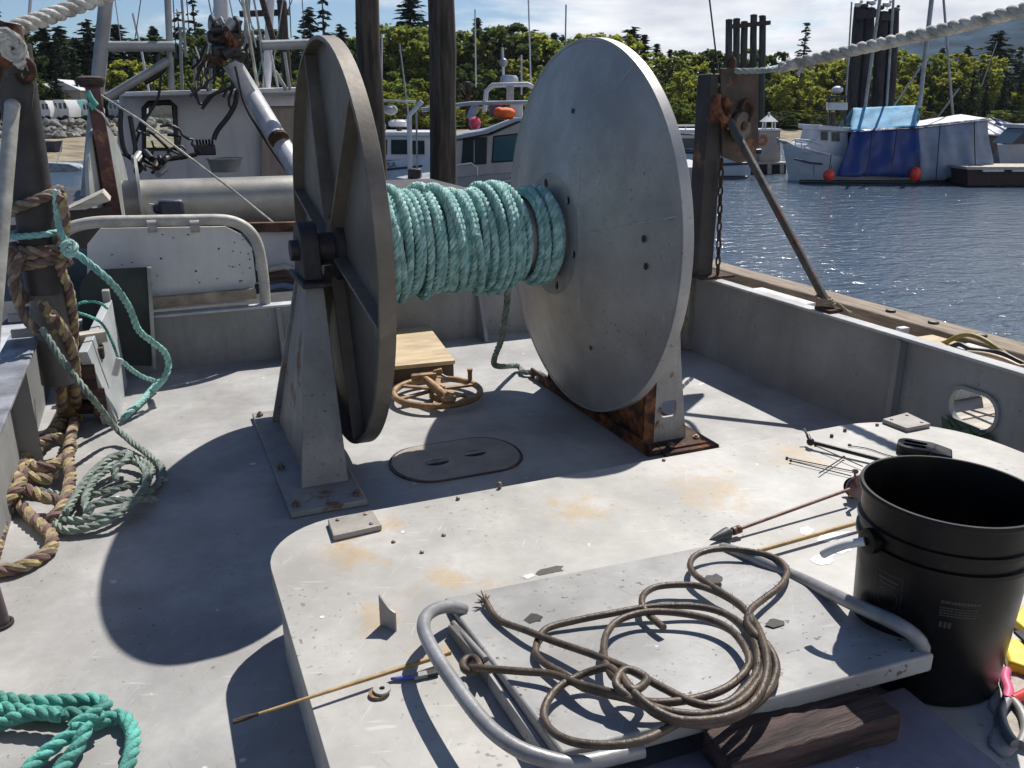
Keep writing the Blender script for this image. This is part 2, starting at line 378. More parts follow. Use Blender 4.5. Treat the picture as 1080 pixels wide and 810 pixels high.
BLACKP = mat('black_plastic', (0.008, 0.0075, 0.0075), 0.36, 0, 0.3, 8, scuff=0.5, spec=0.25, bump=0.05, bump_scale=20)
BLACKM = mat('black_painted_metal', (0.02, 0.02, 0.021), 0.45, 0.2, 0.3, 20, bump=0.1)
PRINT = mat('faint_print', (0.030, 0.030, 0.028), 0.5, 0, 0.1, 30, bump=0)
CLEARP = mat('milky_plastic', (0.62, 0.62, 0.60), 0.35, 0, 0.1, 20, bump=0)
STICK = mat('bamboo_stick', (0.42, 0.27, 0.10), 0.5, 0, 0.25, 30, stretch=(1, 1, 1))
LEAD = mat('lead_weight', (0.09, 0.09, 0.095), 0.5, 0.4, 0.2, 30)
BRWNROD = mat('red_brown_rod', (0.20, 0.085, 0.055), 0.5, 0, 0.3, 30)
YELLOW = mat('yellow_plastic', (0.72, 0.52, 0.03), 0.4, 0, 0.1, 20, bump=0)
PINK = mat('pink_grip', (0.62, 0.12, 0.25), 0.4, 0, 0.1, 20, bump=0)
REDG = mat('red_grip', (0.55, 0.03, 0.03), 0.4, 0, 0.1, 20, bump=0)
BLUEH = mat('blue_handle', (0.08, 0.10, 0.45), 0.4, 0, 0.1, 20, bump=0)
CLOTH = mat('pale_rag', (0.55, 0.50, 0.44), 0.9, 0, 0.25, 12, bump=0.5, bump_scale=60)
BRASS = mat('rusty_gold_steel', (0.36, 0.22, 0.11), 0.6, 0.3, 0.35, 20, rust=0.4, rust_scale=18, bump=0.3)

# ------------------------------------------------------------------ working deck
struct(obj('deck', MB().bx(-0.52, 2.50, -1.2, 4.22, -0.25, 0), DECK))
struct(obj('hull_side', MB().bx(-1.5, 2.62, -1.4, 4.35, -2.2, -0.252), WALL))
struct(obj('side_deck', MB().bx(-1.5, -0.56, -1.4, 4.35, -0.25, 0.25), CAPP))
# starboard bulwark: plate with a scupper, flange, stiffener
t = thing('bulwark', (2.5, 1.5, 0), 'long grey starboard bulwark with a flat rounded scupper hole', 'bulwark')
plate('plate', [(-1.2, 0.0), (3.50, 0.0), (3.50, 0.392), (-1.2, 0.392)], [rrect(1.775, 1.955, 0.165, 0.285, 0.055)], Matrix.Translation((2.50, 0, 0)) @ FRAME_X, 0.016, WALL, t)
obj('flange', MB().bx(2.462, 2.520, -1.2, 3.5, 0.392, 0.404), mat('bulwark_cap_paint', (.40, .405, .41), .6, 0, .2, 8, scuff=.6, grit=.8, rust=.15, rust_scale=12), t, 0.003)
for y in (2.17, 0.75): obj('stiffener', MB().bx(2.455, 2.492, y, y + 0.025, 0.002, 0.39), WALL, t, 0.003)
sc = rrect(1.765, 1.965, 0.155, 0.295, 0.062); si = rrect(1.777, 1.953, 0.167, 0.283, 0.053)
plate('scupper_rim', sc, [si], Matrix.Translation((2.488, 0, 0)) @ FRAME_X, 0.014, WALL, t)
tag(obj('moss', MB().add([(2.478 - random.random() * 0.02, 1.76 + random.random() * 0.2, 0.09 + random.random() * 0.09) for i in range(150)], [(3 * i, 3 * i + 1, 3 * i + 2) for i in range(50)]), mat('green_algae', (0.06, 0.10, 0.07), 0.9), None, fixn=False),
    'tuft of green weed hanging under the scupper hole', 'weed', None, 'stuff')
# port bulwark
t = thing('bulwark', (-0.5, 1.5, 0), 'grey port bulwark with dirty flat flange, ending at the rope-wrapped post', 'bulwark')
obj('plate', MB().bx(-0.512, -0.50, -1.2, 3.50, 0.0, 0.385), WALL, t)
obj('flange', MB().bx(-0.53, -0.425, -1.2, 3.50, 0.385, 0.397), mat('dirty_flange', (0.26, 0.27, 0.30), 0.5, 0, 0.35, 8, rust=0.3, rust_col=(0.12, 0.09, 0.07), speck=0.2, speck_scale=20), t, 0.003)
obj('stiffener', MB().bx(-0.50, -0.44, 3.1, 3.115, 0.002, 0.384), WALL, t)
t = thing('bulwark', (-0.5, 3.9, 0), 'low dark stub of bulwark between the wrapped post and the white board', 'bulwark')
obj('plate', MB().bx(-0.512, -0.50, 3.52, 4.19, 0.0, 0.30), WALL, t)
# end wall
t = thing('end_wall', (1.0, 4.2, 0), 'low grey wall across the far end of the deck behind the reel', 'wall')
obj('plate', MB().bx(-0.50, 2.49, 4.19, 4.21, 0.0, 0.262), WALL, t)
obj('flange', MB().bx(-0.50, 2.49, 4.175, 4.25, 0.262, 0.274), CAPP, t, 0.003)
for x in (0.515, 1.57, 2.1): obj('gusset', MB().prism([(x, 4.188, 0.002), (x, 4.06, 0.002), (x, 4.165, 0.26), (x, 4.188, 0.26)], (0.02, 0, 0)), WALL, t)
# flush oval deck plate
t = thing('deck_hatch', (0.905, 2.64, 0), 'flush oval ribbed deck plate with two finger slots between the reel ends', 'deck plate')
stad = []
for k in range(17): a = R_(-90 + 180 * k / 16); stad.append((0.105 + 0.125 * math.cos(a), 0.155 * math.sin(a)))
for k in range(17): a = R_(90 + 180 * k / 16); stad.append((-0.105 + 0.125 * math.cos(a), 0.155 * math.sin(a)))
slots = [[(cx + 0.042 * math.cos(a * math.pi / 8), cy + 0.028 * math.sin(a * math.pi / 8)) for a in range(16)] for cx, cy in ((-0.075, -0.012), (0.075, 0.012))]
MH = Matrix.Translation((0.905, 2.64, 0.004)) @ Matrix.Rotation(R_(0), 4, 'Z')
OVAL = mat('oval_plate_paint', (0.33, 0.285, 0.24), 0.6, 0, 0.16, 6, scuff=0.4, grit=0.6, rust=0.16, rust_col=(0.17, 0.11, 0.08), bump=0.2, bump_scale=14)
plate('cover', stad, slots, MH, 0.005, OVAL, t)
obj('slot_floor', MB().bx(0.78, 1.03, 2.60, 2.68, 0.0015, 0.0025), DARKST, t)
for cx, cy in ((-0.075, -0.012), (0.075, 0.012)): obj('finger_bar', MB().tube([(0.905 + cx - 0.04, 2.64 + cy, 0.009), (0.905 + cx + 0.04, 2.64 + cy, 0.009)], 0.005, 8), ALU_DULL, t)
obj('seal_ring', MB().tube([(0.905 + x * 1.035, 2.64 + y * 1.035, 0.002) for x, y in stad], 0.004, 6, closed=True), DARKST, t)

# ------------------------------------------------------------------ rope reel
YC, ZC = 2.89, 0.74
def add_rim(mb, x0, x1, r0, r1, n=96):
    mb.lathe([(r0, x0), (r1, x0), (r1, x1), (r0, x1), (r0, x0)], (0, YC, ZC), (1, 0, 0), n, False)
reel = thing('rope_reel', (1.05, YC, 0), 'big aluminium rope reel with two tall round flanges on the deck', 'reel')
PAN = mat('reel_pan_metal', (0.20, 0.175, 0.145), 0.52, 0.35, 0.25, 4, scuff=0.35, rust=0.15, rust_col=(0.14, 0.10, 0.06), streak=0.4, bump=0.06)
RL = 0.672
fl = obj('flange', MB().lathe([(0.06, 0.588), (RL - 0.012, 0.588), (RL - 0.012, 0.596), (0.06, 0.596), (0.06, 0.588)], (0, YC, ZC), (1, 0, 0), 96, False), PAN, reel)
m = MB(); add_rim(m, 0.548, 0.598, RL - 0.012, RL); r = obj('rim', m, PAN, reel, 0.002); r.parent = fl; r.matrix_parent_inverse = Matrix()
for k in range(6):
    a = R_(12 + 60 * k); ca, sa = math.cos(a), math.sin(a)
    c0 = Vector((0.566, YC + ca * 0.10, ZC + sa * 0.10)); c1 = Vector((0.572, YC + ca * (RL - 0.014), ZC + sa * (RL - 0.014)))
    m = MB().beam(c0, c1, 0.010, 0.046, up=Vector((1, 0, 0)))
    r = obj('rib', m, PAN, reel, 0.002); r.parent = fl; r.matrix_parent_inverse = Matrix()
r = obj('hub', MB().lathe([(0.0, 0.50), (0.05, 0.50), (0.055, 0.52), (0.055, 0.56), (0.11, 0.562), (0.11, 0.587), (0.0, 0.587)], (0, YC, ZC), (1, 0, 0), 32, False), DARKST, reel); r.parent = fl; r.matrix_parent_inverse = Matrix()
XR, RR = 1.51, 0.692
XH = 1.388                                       # the flange is dished: its hub plate stands nearer the drum than its rim
holes = [circ(0.192 * math.cos(R_(a)), 0.192 * math.sin(R_(a)), 0.0165, 14) for a in (14, 74, 134, 194, 254, 314)]
def cone_x(r): return XH if r < 0.225 else XH + (r - 0.225) / (RR - 0.225) * (XR - XH)
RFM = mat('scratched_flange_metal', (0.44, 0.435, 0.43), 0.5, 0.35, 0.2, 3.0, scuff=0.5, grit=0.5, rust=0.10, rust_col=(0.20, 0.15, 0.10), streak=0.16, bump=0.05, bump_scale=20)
fr = obj('flange', MB().lathe([(0.2252, XH), (RR - 0.011, XR), (RR - 0.011, XR + 0.008), (0.2252, XH + 0.009), (0.2252, XH)], (0, YC, ZC), (1, 0, 0), 160, False), RFM, reel)
def subf(o): o.parent = fr; o.matrix_parent_inverse = Matrix(); return o
subf(plate('hub_plate', circ(0, 0, 0.2245, 96), holes, Matrix.Translation((XH + 0.0042, YC, ZC)) @ FRAME_X, 0.008, RFM, reel))
m = MB(); add_rim(m, XR - 0.001, XR + 0.040, RR - 0.010, RR + 0.001, 160); subf(obj('rim', m, RFM, reel, 0.002))
subf(obj('hole_shade_disc', MB().lathe([(0.0, XH + 0.014), (0.222, XH + 0.014), (0.222, XH + 0.022), (0.0, XH + 0.022)], (0, YC, ZC), (1, 0, 0), 48, False), DARKST, reel))  # dark disc added behind the hub holes so they read as shaded
for k in range(6):
    a = R_(60 * k); ca, sa = math.cos(a), math.sin(a)
    subf(obj('rib', MB().beam((XR + 0.028, YC + ca * 0.31, ZC + sa * 0.31), (XR + 0.028, YC + ca * (RR - 0.012), ZC + sa * (RR - 0.012)), 0.010, 0.034, up=Vector((1, 0, 0))), RFM, reel))
def on_cone(u, v):
    x = XR
    for _ in range(30): p = onx(u, v, x); x = cone_x(math.hypot(p.y - YC, p.z - ZC))
    return onx(u, v, x - 0.0012)
# long pale scratches, proud welds of metal
SCR = mat('bright_scratch', (0.62, 0.63, 0.65), 0.4, 0.6, 0.1, 20, bump=0)
m = MB()
for (u0, v0, u1, v1) in ((611, 175, 610, 212), (610, 218, 611, 330), (564, 132, 570, 123), (655, 85, 664, 74), (700, 232, 706, 233), (546, 172, 549, 180), (664, 275, 667, 266), (583, 80, 590, 62), (618, 245, 716, 228)):
    
    for k in range(6): a = on_cone(u0 + (u1 - u0) * k / 6, v0 + (v1 - v0) * k / 6); b = on_cone(u0 + (u1 - u0) * (k + .85) / 6, v0 + (v1 - v0) * (k + .85) / 6); m.beam(a, b, 0.0016 + .0012 * (k % 2), 0.0012, up=Vector((1, 0, 0)))
r = subf(obj('scratch', m, SCR, reel)); r['kind'] = 'stuff'
for (u, v, w) in ((604, 117, .010), (679, 252, .013), (681, 281, .012), (623, 367, .009)):       # small dents and plugged holes
    p = on_cone(u, v); subf(obj('plug', MB().lathe([(0, -.001), (w, -.001), (w * .8, .002), (0, .002)], p, (1, 0, 0), 10, False), DARKST, reel))
obj('drum', MB().lathe([(0.14, 0.597), (0.14, XH - 0.0005)], (0, YC, ZC), (1, 0, 0), 40), ALU_DULL, reel)
obj('axle', MB().lathe([(0.035, 0.42), (0.035, 0.50), ], (0, YC, ZC), (1, 0, 0), 20), DARKST, reel)
# port stand
st = obj('stand', MB().hexa([(0.345, 2.56, 0.022), (0.50, 2.56, 0.022), (0.50, 2.572, 0.022), (0.345, 2.572, 0.022), (0.445, 2.79, 0.635), (0.505, 2.79, 0.635), (0.505, 2.80, 0.635), (0.445, 2.80, 0.635)])
         .hexa([(0.345, 3.22, 0.022), (0.50, 3.22, 0.022), (0.50, 3.232, 0.022), (0.345, 3.232, 0.022), (0.445, 2.98, 0.635), (0.505, 2.98, 0.635), (0.505, 2.99, 0.635), (0.445, 2.99, 0.635)])
         .hexa([(0.37, 2.572, 0.022), (0.38, 2.572, 0.022), (0.38, 3.22, 0.022), (0.37, 3.22, 0.022), (0.455, 2.80, 0.633), (0.465, 2.80, 0.633), (0.465, 2.98, 0.633), (0.455, 2.98, 0.633)]), STAND, reel, 0.003)
def sub(o, par): o.parent = par; o.matrix_parent_inverse = Matrix(); return o
sub(obj('base_plate', MB().bx(0.285, 0.525, 2.40, 3.36, 0.002, 0.022), STAND, reel, 0.004), st)
sub(obj('bearing_plate', MB().bx(0.43, 0.525, 2.74, 3.04, 0.636, 0.652), DARKST, reel, 0.003), st)
sub(obj('bearing', MB().prism([(0.445, YC + 0.10, 0.653), (0.445, YC + 0.085, 0.75)] + [(0.445, YC + 0.085 * math.cos(R_(a)), 0.75 + 0.085 * math.sin(R_(a))) for a in range(15, 180, 15)] + [(0.445, YC - 0.085, 0.75), (0.445, YC - 0.10, 0.653)], (0.06, 0, 0)), DARKST, reel, 0.004), st)
for (x, y) in ((0.31, 3.31), (0.31, 2.75), (0.31, 2.44), (0.50, 2.44)): sub(obj('bolt', MB().lathe([(0.013, 0.022), (0.013, 0.034), (0.007, 0.034), (0.007, 0.042)], (x, y, 0), (0, 0, 1), 6), BOLT, reel), st)
# starboard stand: rusty beam under the flange, white pedestal with lightening hole
STANDR = mat('rusty_stand_paint', (0.36, 0.35, 0.33), 0.6, 0, 0.2, 5, rust=0.52, rust_scale=9, rust_col=(0.17, 0.08, 0.035), streak=0.5)
st = plate('stand', [(0.0, 0.022), (0.150, 0.022), (0.105, 0.34), (0.080, 0.60), (0.03, 0.60), (0.0, 0.28)], [rrect(0.035, 0.100, 0.115, 0.178, 0.015, 4)], Matrix.Translation((1.60, 2.46, 0)) @ FRAME_Y, 0.012, STANDR, reel)
sub(obj('pedestal_side', MB().hexa([(1.744, 2.98, 0.022), (1.756, 2.98, 0.022), (1.756, 3.26, 0.022), (1.744, 3.26, 0.022), (1.704, 2.86, 0.60), (1.714, 2.86, 0.60), (1.714, 3.02, 0.60), (1.704, 3.02, 0.60)]), STANDR, reel), st)
sub(obj('rusty_web', MB().bx(1.578, 1.592, 2.47, 3.30, 0.022, 0.30), RUST, reel), st)
sub(obj('rusty_post', MB().bx(1.556, 1.60, 2.44, 2.452, 0.022, 0.33), RUST, reel), st)
sub(obj('beam', MB().bx(1.545, 1.60, 2.385, 3.42, 0.001, 0.022).bx(1.545, 1.557, 2.385, 3.42, 0.0225, 0.045), RUST, reel, 0.003), st)
sub(obj('base_plate', MB().bx(1.602, 1.835, 2.36, 3.32, 0.001, 0.014).bx(1.602, 1.80, 2.385, 3.3, 0.0142, 0.0218), RUST, reel, 0.003), st)
sub(obj('bearing', MB().lathe([(0.07, XR + 0.08), (0.07, XR + 0.2)], (0, YC, ZC), (1, 0, 0), 24), DARKST, reel), st)
for (x, y) in ((1.78, 2.43), (1.65, 2.40), (1.80, 2.57)): sub(obj('bolt', MB().lathe([(0.013, 0.012), (0.013, 0.030), (0.007, 0.030), (0.007, 0.036)], (x, y, 0), (0, 0, 1), 6), BOLT, reel), st)
# rope wound on the drum
RRP = 0.0136
def wound():
    rnd = random.Random(3); paths = []
    def loops(x0, x1, n, rad, wob, seed):
        rn = random.Random(seed); pts = []; N = 26; tot = n * N
        amp = [rn.uniform(-1, 1) for _ in range(n + 2)]; rr = [rn.uniform(-1, 1) for _ in range(n + 2)]
        for i in range(tot + 1):
            f = i / N; k = int(f); t = f - k; a = 2 * math.pi * f
            w = amp[k] * (1 - t) + amp[k + 1] * t; q = rr[k] * (1 - t) + rr[k + 1] * t
            x = x0 + (x1 - x0) * f / n + w * wob * math.sin(a + k) + 0.006 * math.sin(a * 0.31 + seed)
            R = rad + q * 0.004 + 0.004 * math.sin(a * 0.23)
            pts.append((x, YC + R * math.cos(a + 1.2), ZC + R * math.sin(a + 1.2)))
        return pts
    paths.append(loops(0.618, 1.215, 22, 0.154, 0.004, 1))
    paths.append(loops(1.262, 1.370, 4, 0.156, 0.006, 2))
    paths.append(loops(0.630, 0.98, 13, 0.177, 0.024, 4))
    paths.append(loops(0.95, 1.205, 10, 0.174, 0.020, 9)); paths.append(loops(1.285, 1.36, 3, 0.172, 0.014, 12)); paths.append(loops(0.64, 0.80, 4, 0.195, 0.03, 15))
    paths.append(loops(1.10, 1.20, 3, 0.192, 0.018, 6))
    paths.append(loops(1.225, 1.25, 1, 0.150, 0.010, 21))
    # crossing lays
    for (xa, xb, rd, ph) in ((0.66, 0.76, 0.198, 0.5), (0.72, 0.88, 0.199, 2.2), (1.02, 1.20, 0.192, 2.9), (0.86, 0.97, 0.194, 4.1)):
        paths.append([(xa + (xb - xa) * i / 18, YC + rd * math.cos(ph + 2 * math.pi * i / 20), ZC + rd * math.sin(ph + 2 * math.pi * i / 20)) for i in range(20)])
    return paths
def arc_shift(): pass
wpaths = wound(); wm = rope_mb(wpaths, RRP, 2, pitch=0.064, div=8, sides=5); wm.cur = 0; fuzz(wpaths, RRP, 45, wm)
wr = obj('wound_rope', wm, [PALETEAL, TEAL], None, fixn=False)
tag(wr, 'pale teal laid rope wound in many turns on the reel drum', 'rope')
tail = [onx(527, 300, 1.22), onx(529, 318, 1.235), onx(534, 345, 1.26), onx(539, 368, 1.29)] + [onz(545, 386, 0.03), onz(552, 392, 0.02), onz(562, 393, 0.02), onz(570, 394, 0.02), onz(566, 400, 0.02)]
tail[0] = Vector((1.17, 2.80, 0.575)); tail[1] = Vector((1.185, 2.84, 0.50)); tail[2] = Vector((1.22, 2.98, 0.33)); tail[3] = Vector((1.27, 3.18, 0.16))
tag(obj('rope_tail', rope_mb([tail], 0.013, 1, sides=5), GREYGRN, None, fixn=False), 'loose green rope end hanging from the reel drum to the deck', 'rope')

# ------------------------------------------------------------------ plywood box and rusty handwheel on the deck
t = thing('plywood_box', (1.1, 3.9, 0), 'low plywood-topped box on the deck behind the left reel flange', 'box')
zz = 0.088
P = [onz(400, 399, 0), onz(480, 393, 0)]
b0, b1 = onz(398, 388, zz), onz(480, 380, zz); c1, c0 = onz(448, 338, zz), onz(380, 341, zz)
obj('lid', MB().hexa([b0 - Vector((0, 0, .018)), b1 - Vector((0, 0, .018)), c1 - Vector((0, 0, .018)), c0 - Vector((0, 0, .018)), b0, b1, c1, c0]), PLY, t, 0.002)
ins = lambda a, c: a + (c - a) * 0.03
cc = (b0 + b1 + c0 + c1) / 4; q = [ins(p, cc) for p in (b0, b1, c1, c0)]
obj('side', MB().hexa([Vector((p.x, p.y, 0.001)) for p in q] + [Vector((p.x, p.y, zz - .019)) for p in q]), mat('dark_box_side', (0.10, 0.07, 0.05), 0.8), t)
wc = onz(461, 411, 0.045)
t = thing('handwheel', (wc.x, wc.y, 0), 'rusty spoked handwheel lying on the deck by the plywood box', 'handwheel')
RW = 0.185
obj('rim', MB().tube([(wc.x + RW * math.cos(a * math.pi / 24), wc.y + RW * math.sin(a * math.pi / 24), 0.035) for a in range(48)], 0.014, 10, closed=True), BRASS, t)
obj('hub', MB().lathe([(0.0, 0.012), (0.035, 0.012), (0.035, 0.065), (0.022, 0.07), (0.0, 0.07)], (wc.x, wc.y, 0), (0, 0, 1), 20, False), BRASS, t)
for k in range(6):
    a = R_(60 * k + 10); obj('spoke', MB().beam((wc.x + 0.03 * math.cos(a), wc.y + 0.03 * math.sin(a), 0.045), (wc.x + RW * math.cos(a), wc.y + RW * math.sin(a), 0.035), 0.022, 0.010), BRASS, t)
kp = (wc.x + RW * math.cos(R_(20)), wc.y + RW * math.sin(R_(20)))
obj('knob', MB().lathe([(0.010, 0.035), (0.010, 0.08), (0.013, 0.10), (0.0, 0.10)], (kp[0], kp[1], 0), (0, 0, 1), 12, False), BRASS, t)
a, b = onz(448, 399, 0.10), onz(473, 421, 0.055)
t = thing('clamp', a, 'rusty pipe clamp lying across the handwheel', 'clamp')
obj('shank', MB().tube([a, (a + b) / 2, b], [0.016, 0.020, 0.018], 10), BRASS, t)
obj('jaw', MB().beam(a + Vector((-.05, .03, .0)), a + Vector((.05, -.01, .012)), 0.035, 0.025).beam(a + Vector((.04, .0, .02)), a + Vector((.075, -.01, .03)), 0.02, 0.02), BRASS, t, 0.004)
obj('screw', MB().tube([a + Vector((.05, .02, .02)), a + Vector((.09, -.03, .0))], 0.006, 8), ALU_DULL, t)
obj('foot', MB().ball(b, 0.028, 8, (1.2, 1, .6)), BRASS, t)
# ------------------------------------------------------------------ raised hatch in the foreground
ZH = 0.23  # hatch, lid, bucket and gear scaled down about the camera, mostly baked into coordinates
t = thing('hatch', (1.28, 0.9, 0), 'broad pale raised hatch with rounded corners in the foreground', 'hatch')
out = rrect(0.152, 2.287, -0.33, 1.910, 0.2, 10, [0.32, 0.19, 0.1, 0.1])
plate('cover', out, [], Matrix.Translation((0, 0, ZH - 0.02)), 0.04, HATCH, t, 0.006)
cin = rrect(0.164, 2.272, -0.32, 1.898, 0.2, 8, [0.32, 0.19, 0.1, 0.1])
obj('coaming', MB().prism([(x, y, 0.001) for x, y in cin], (0, 0, ZH - 0.0415)), CAPP, t)
PADM = mat('hinge_pad_paint', (0.31, 0.285, 0.255), 0.5, 0, 0.15, 12, rust=0.2, rust_scale=12)
for nm, q in (('hinge_pad', [(346, 553), (393, 543), (403, 559), (352, 571)]), ('hinge_pad', [(930, 446), (956, 439), (981, 451), (956, 456)])):
    pts = [onz(u, v, ZH + 0.001) for u, v in q]
    o = obj(nm, MB().prism([tuple(p) for p in pts], (0, 0, 0.014)), PADM, t, 0.002)
    c = sum(pts, Vector()) / 4
    for k in (0, 1, 2, 3):
        if k == 3: continue
        p = c + (pts[k] - c) * 0.62
        b_ = obj('bolt', MB().lathe([(0.005, ZH + 0.015), (0.005, ZH + 0.018), (0.002, ZH + 0.019)], (p.x, p.y, 0), (0, 0, 1), 8), BOLT, o); b_.parent = o; b_.matrix_parent_inverse = Matrix()
for i, (u, v, h) in enumerate(((483, 527, 0.006), (527, 515, 0.016), (445, 583, 0.003), (877, 461, 0.008), (891, 455, 0.008), (925, 449, 0.006), (896, 470, 0.004), (468, 565, 0.003), (415, 572, 0.0025), (700, 486, 0.004))):
    p = onz(u, v, ZH); obj('bolt', MB().lathe([(0.0055, ZH + 0.0005), (0.0055, ZH + h), (0.003, ZH + h + 0.002)], (p.x, p.y, 0), (0, 0, 1), 8), BOLT, t)
p = onz(411, 662, ZH)
obj('bent_tab', MB().add([p + Vector(q) for q in ((-.012, .018, .0005), (.010, -.016, .0005), (.010, -.016, .042), (.002, -.004, .046), (-.012, .018, .068), (-.015, .016, .0005), (.007, -.018, .0005), (.007, -.018, .042), (-.001, -.006, .046), (-.015, .016, .068))],
     [(0, 1, 2, 3, 4), (9, 8, 7, 6, 5), (0, 5, 6, 1), (1, 6, 7, 2), (2, 7, 8, 3), (3, 8, 9, 4), (4, 9, 5, 0)]), PADM, t)
# torn black patches of old tape and flecks of paint on hatch
def flake(u, v, w, h, z, seed):
    rn = random.Random(seed); c = onz(u, v, z); n = 11; pts = []
    ex = (onz(u + w / 2, v - w * 0.08, z) - onz(u - w / 2, v + w * 0.08, z)) / 2; ey = (onz(u, v - h / 2, z) - onz(u, v + h / 2, z)) / 2
    for k in range(n):
        a = 2 * math.pi * k / n; r = rn.uniform(0.6, 1.1); pts.append(c + ex * math.cos(a) * r + ey * math.sin(a) * r + Vector((0, 0, 0.0008)))
    return [tuple(p) for p in pts]
# lid on the hatch
LFL, LFR, LNR, LNL = Vector((0.4593, 1.4379, 0.2452)), Vector((1.1269, 1.4056, 0.2452)), Vector((1.081, 0.798, 0.361)), Vector((0.4574, 0.892, 0.3042))
t = thing('lid', (0.83, 1.2, ZH), 'tilted pale metal lid with pipe rails on the hatch, under the coiled cable', 'lid')
dn = Vector((0, 0, 0.034))
o = obj('panel', MB().hexa([LNL - dn, LNR - dn, LFR - Vector((0, 0, .012)), LFL - Vector((0, 0, .012)), LNL, LNR, LFR, LFL]), LID, t, 0.005)
obj('side_bracket', MB().hexa([(0.4327, 1.3314, 0.2309), (0.4612, 1.2934, 0.2309), (0.4584, 1.1602, 0.2309), (0.447, 1.1602, 0.2309), (0.4327, 1.3314, 0.2538), (0.447, 1.3124, 0.2614), (0.4565, 1.1602, 0.2718), (0.447, 1.1602, 0.2699)]).tube([(0.4451, 1.3409, 0.249), (0.4508, 1.1792, 0.2728)], 0.006, 8), ALU_DULL, t)
obj('side_rail_bar', MB().beam((0.4508, 1.2363, 0.2395), (0.4527, 0.913, 0.2633), 0.008, 0.03), LID, t)
def rail_pts(q):
    return [onz(u, v, z * 0.951 + 0.0588) for u, v, z in q]
RAILM = mat('worn_pipe', (0.30, 0.30, 0.305), 0.42, 0.25, 0.2, 14, rust=0.16, rust_scale=22, bump=0.1)
lr = smooth_path(rail_pts([(490, 644, 0.205), (478, 640, 0.222), (464, 641, 0.238), (451, 648, 0.25), (446.5, 660, 0.258), (452, 677, 0.262), (471, 709, 0.264), (509, 760, 0.266), (540, 786, 0.266), (571, 799, 0.262), (610, 805, 0.255), (680, 790, 0.250)]), 0.012)
obj('rail', MB().tube(lr, 0.0125, 14), RAILM, t)
def at_range(u, v, r): d = ray(u, v); return CAM + d * (r / math.hypot(d.x, d.y))
rr_ = smooth_path(rail_pts([(762, 578, 0.20), (778, 582, 0.216), (800, 591, 0.232), (850, 613, 0.252)]) + [at_range(900, 637, 1.43), at_range(938, 654, 1.36), at_range(962, 668, 1.354), at_range(973, 682, 1.354), at_range(968, 697, 1.358)], 0.012)
obj('rail', MB().tube(rr_, 0.0125, 14), RAILM, t)
zl = lambda u, v: None
def on_lid(u, v, h=0.0):
    n = (LNR - LFL).cross(LFR - LNL); n = n.normalized() * (1 if n.z > 0 else -1) if n.z != 0 else n
    n = n if n.z > 0 else -n
    c = (LFL + LFR + LNL + LNR) / 4 + n * h; d = ray(u, v); tt = (c - CAM).dot(n) / d.dot(n); return CAM + d * tt
TAPE = mat('torn_black_tape', (0.03, 0.028, 0.028), 0.6); FLK = mat('white_paint_fleck', (0.75, 0.75, 0.74), 0.6); RST = mat('rust_fleck', (0.25, 0.10, 0.03), 0.9)
sm = MB()
for (u, v, w, h, s) in ((580, 602, 34, 9, 1),): sm.add(flake(u, v, w, h, ZH, s), [tuple(range(11))])
tag(obj('torn_tape', sm, TAPE, None), 'scrap of torn black tape stuck on the hatch beyond the lid', 'tape')
fm = MB()
for i, (u, v, w, h) in enumerate(((558, 608, 16, 6), (425, 561, 5, 3), (340, 651, 6, 3), (880, 566, 40, 10), (850, 560, 16, 10), (868, 590, 30, 12), (520, 634, 16, 5), (890, 580, 22, 8))): fm.add(flake(u, v, w, h, ZH, 50 + i), [tuple(range(11))])
tag(obj('paint_flecks', fm, FLK, None), 'white paint smears and droppings on the hatch', 'flecks', None, 'stuff')
def lid_patch(name, u, v, w, h, seed, m, label, cat):
    rn = random.Random(seed); pts = [on_lid(u + w / 2 * math.cos(2 * math.pi * k / 11) * rn.uniform(.5, 1.1), v + h / 2 * math.sin(2 * math.pi * k / 11) * rn.uniform(.5, 1.1), 0.0015) for k in range(11)]
    tag(obj(name, MB().add([tuple(p) for p in pts], [tuple(range(11))]), m, None), label, cat)
lid_patch('torn_tape', 560, 652, 34, 11, 3, TAPE, 'scrap of torn black tape on the lid beside the cable end', 'tape')
lid_patch('torn_tape', 818, 657, 30, 10, 4, TAPE, 'scrap of torn black tape on the lid right of the cable coil', 'tape')
lid_patch('torn_tape', 752, 610, 24, 11, 5, TAPE, 'scrap of torn black tape inside the upper cable loop', 'tape')
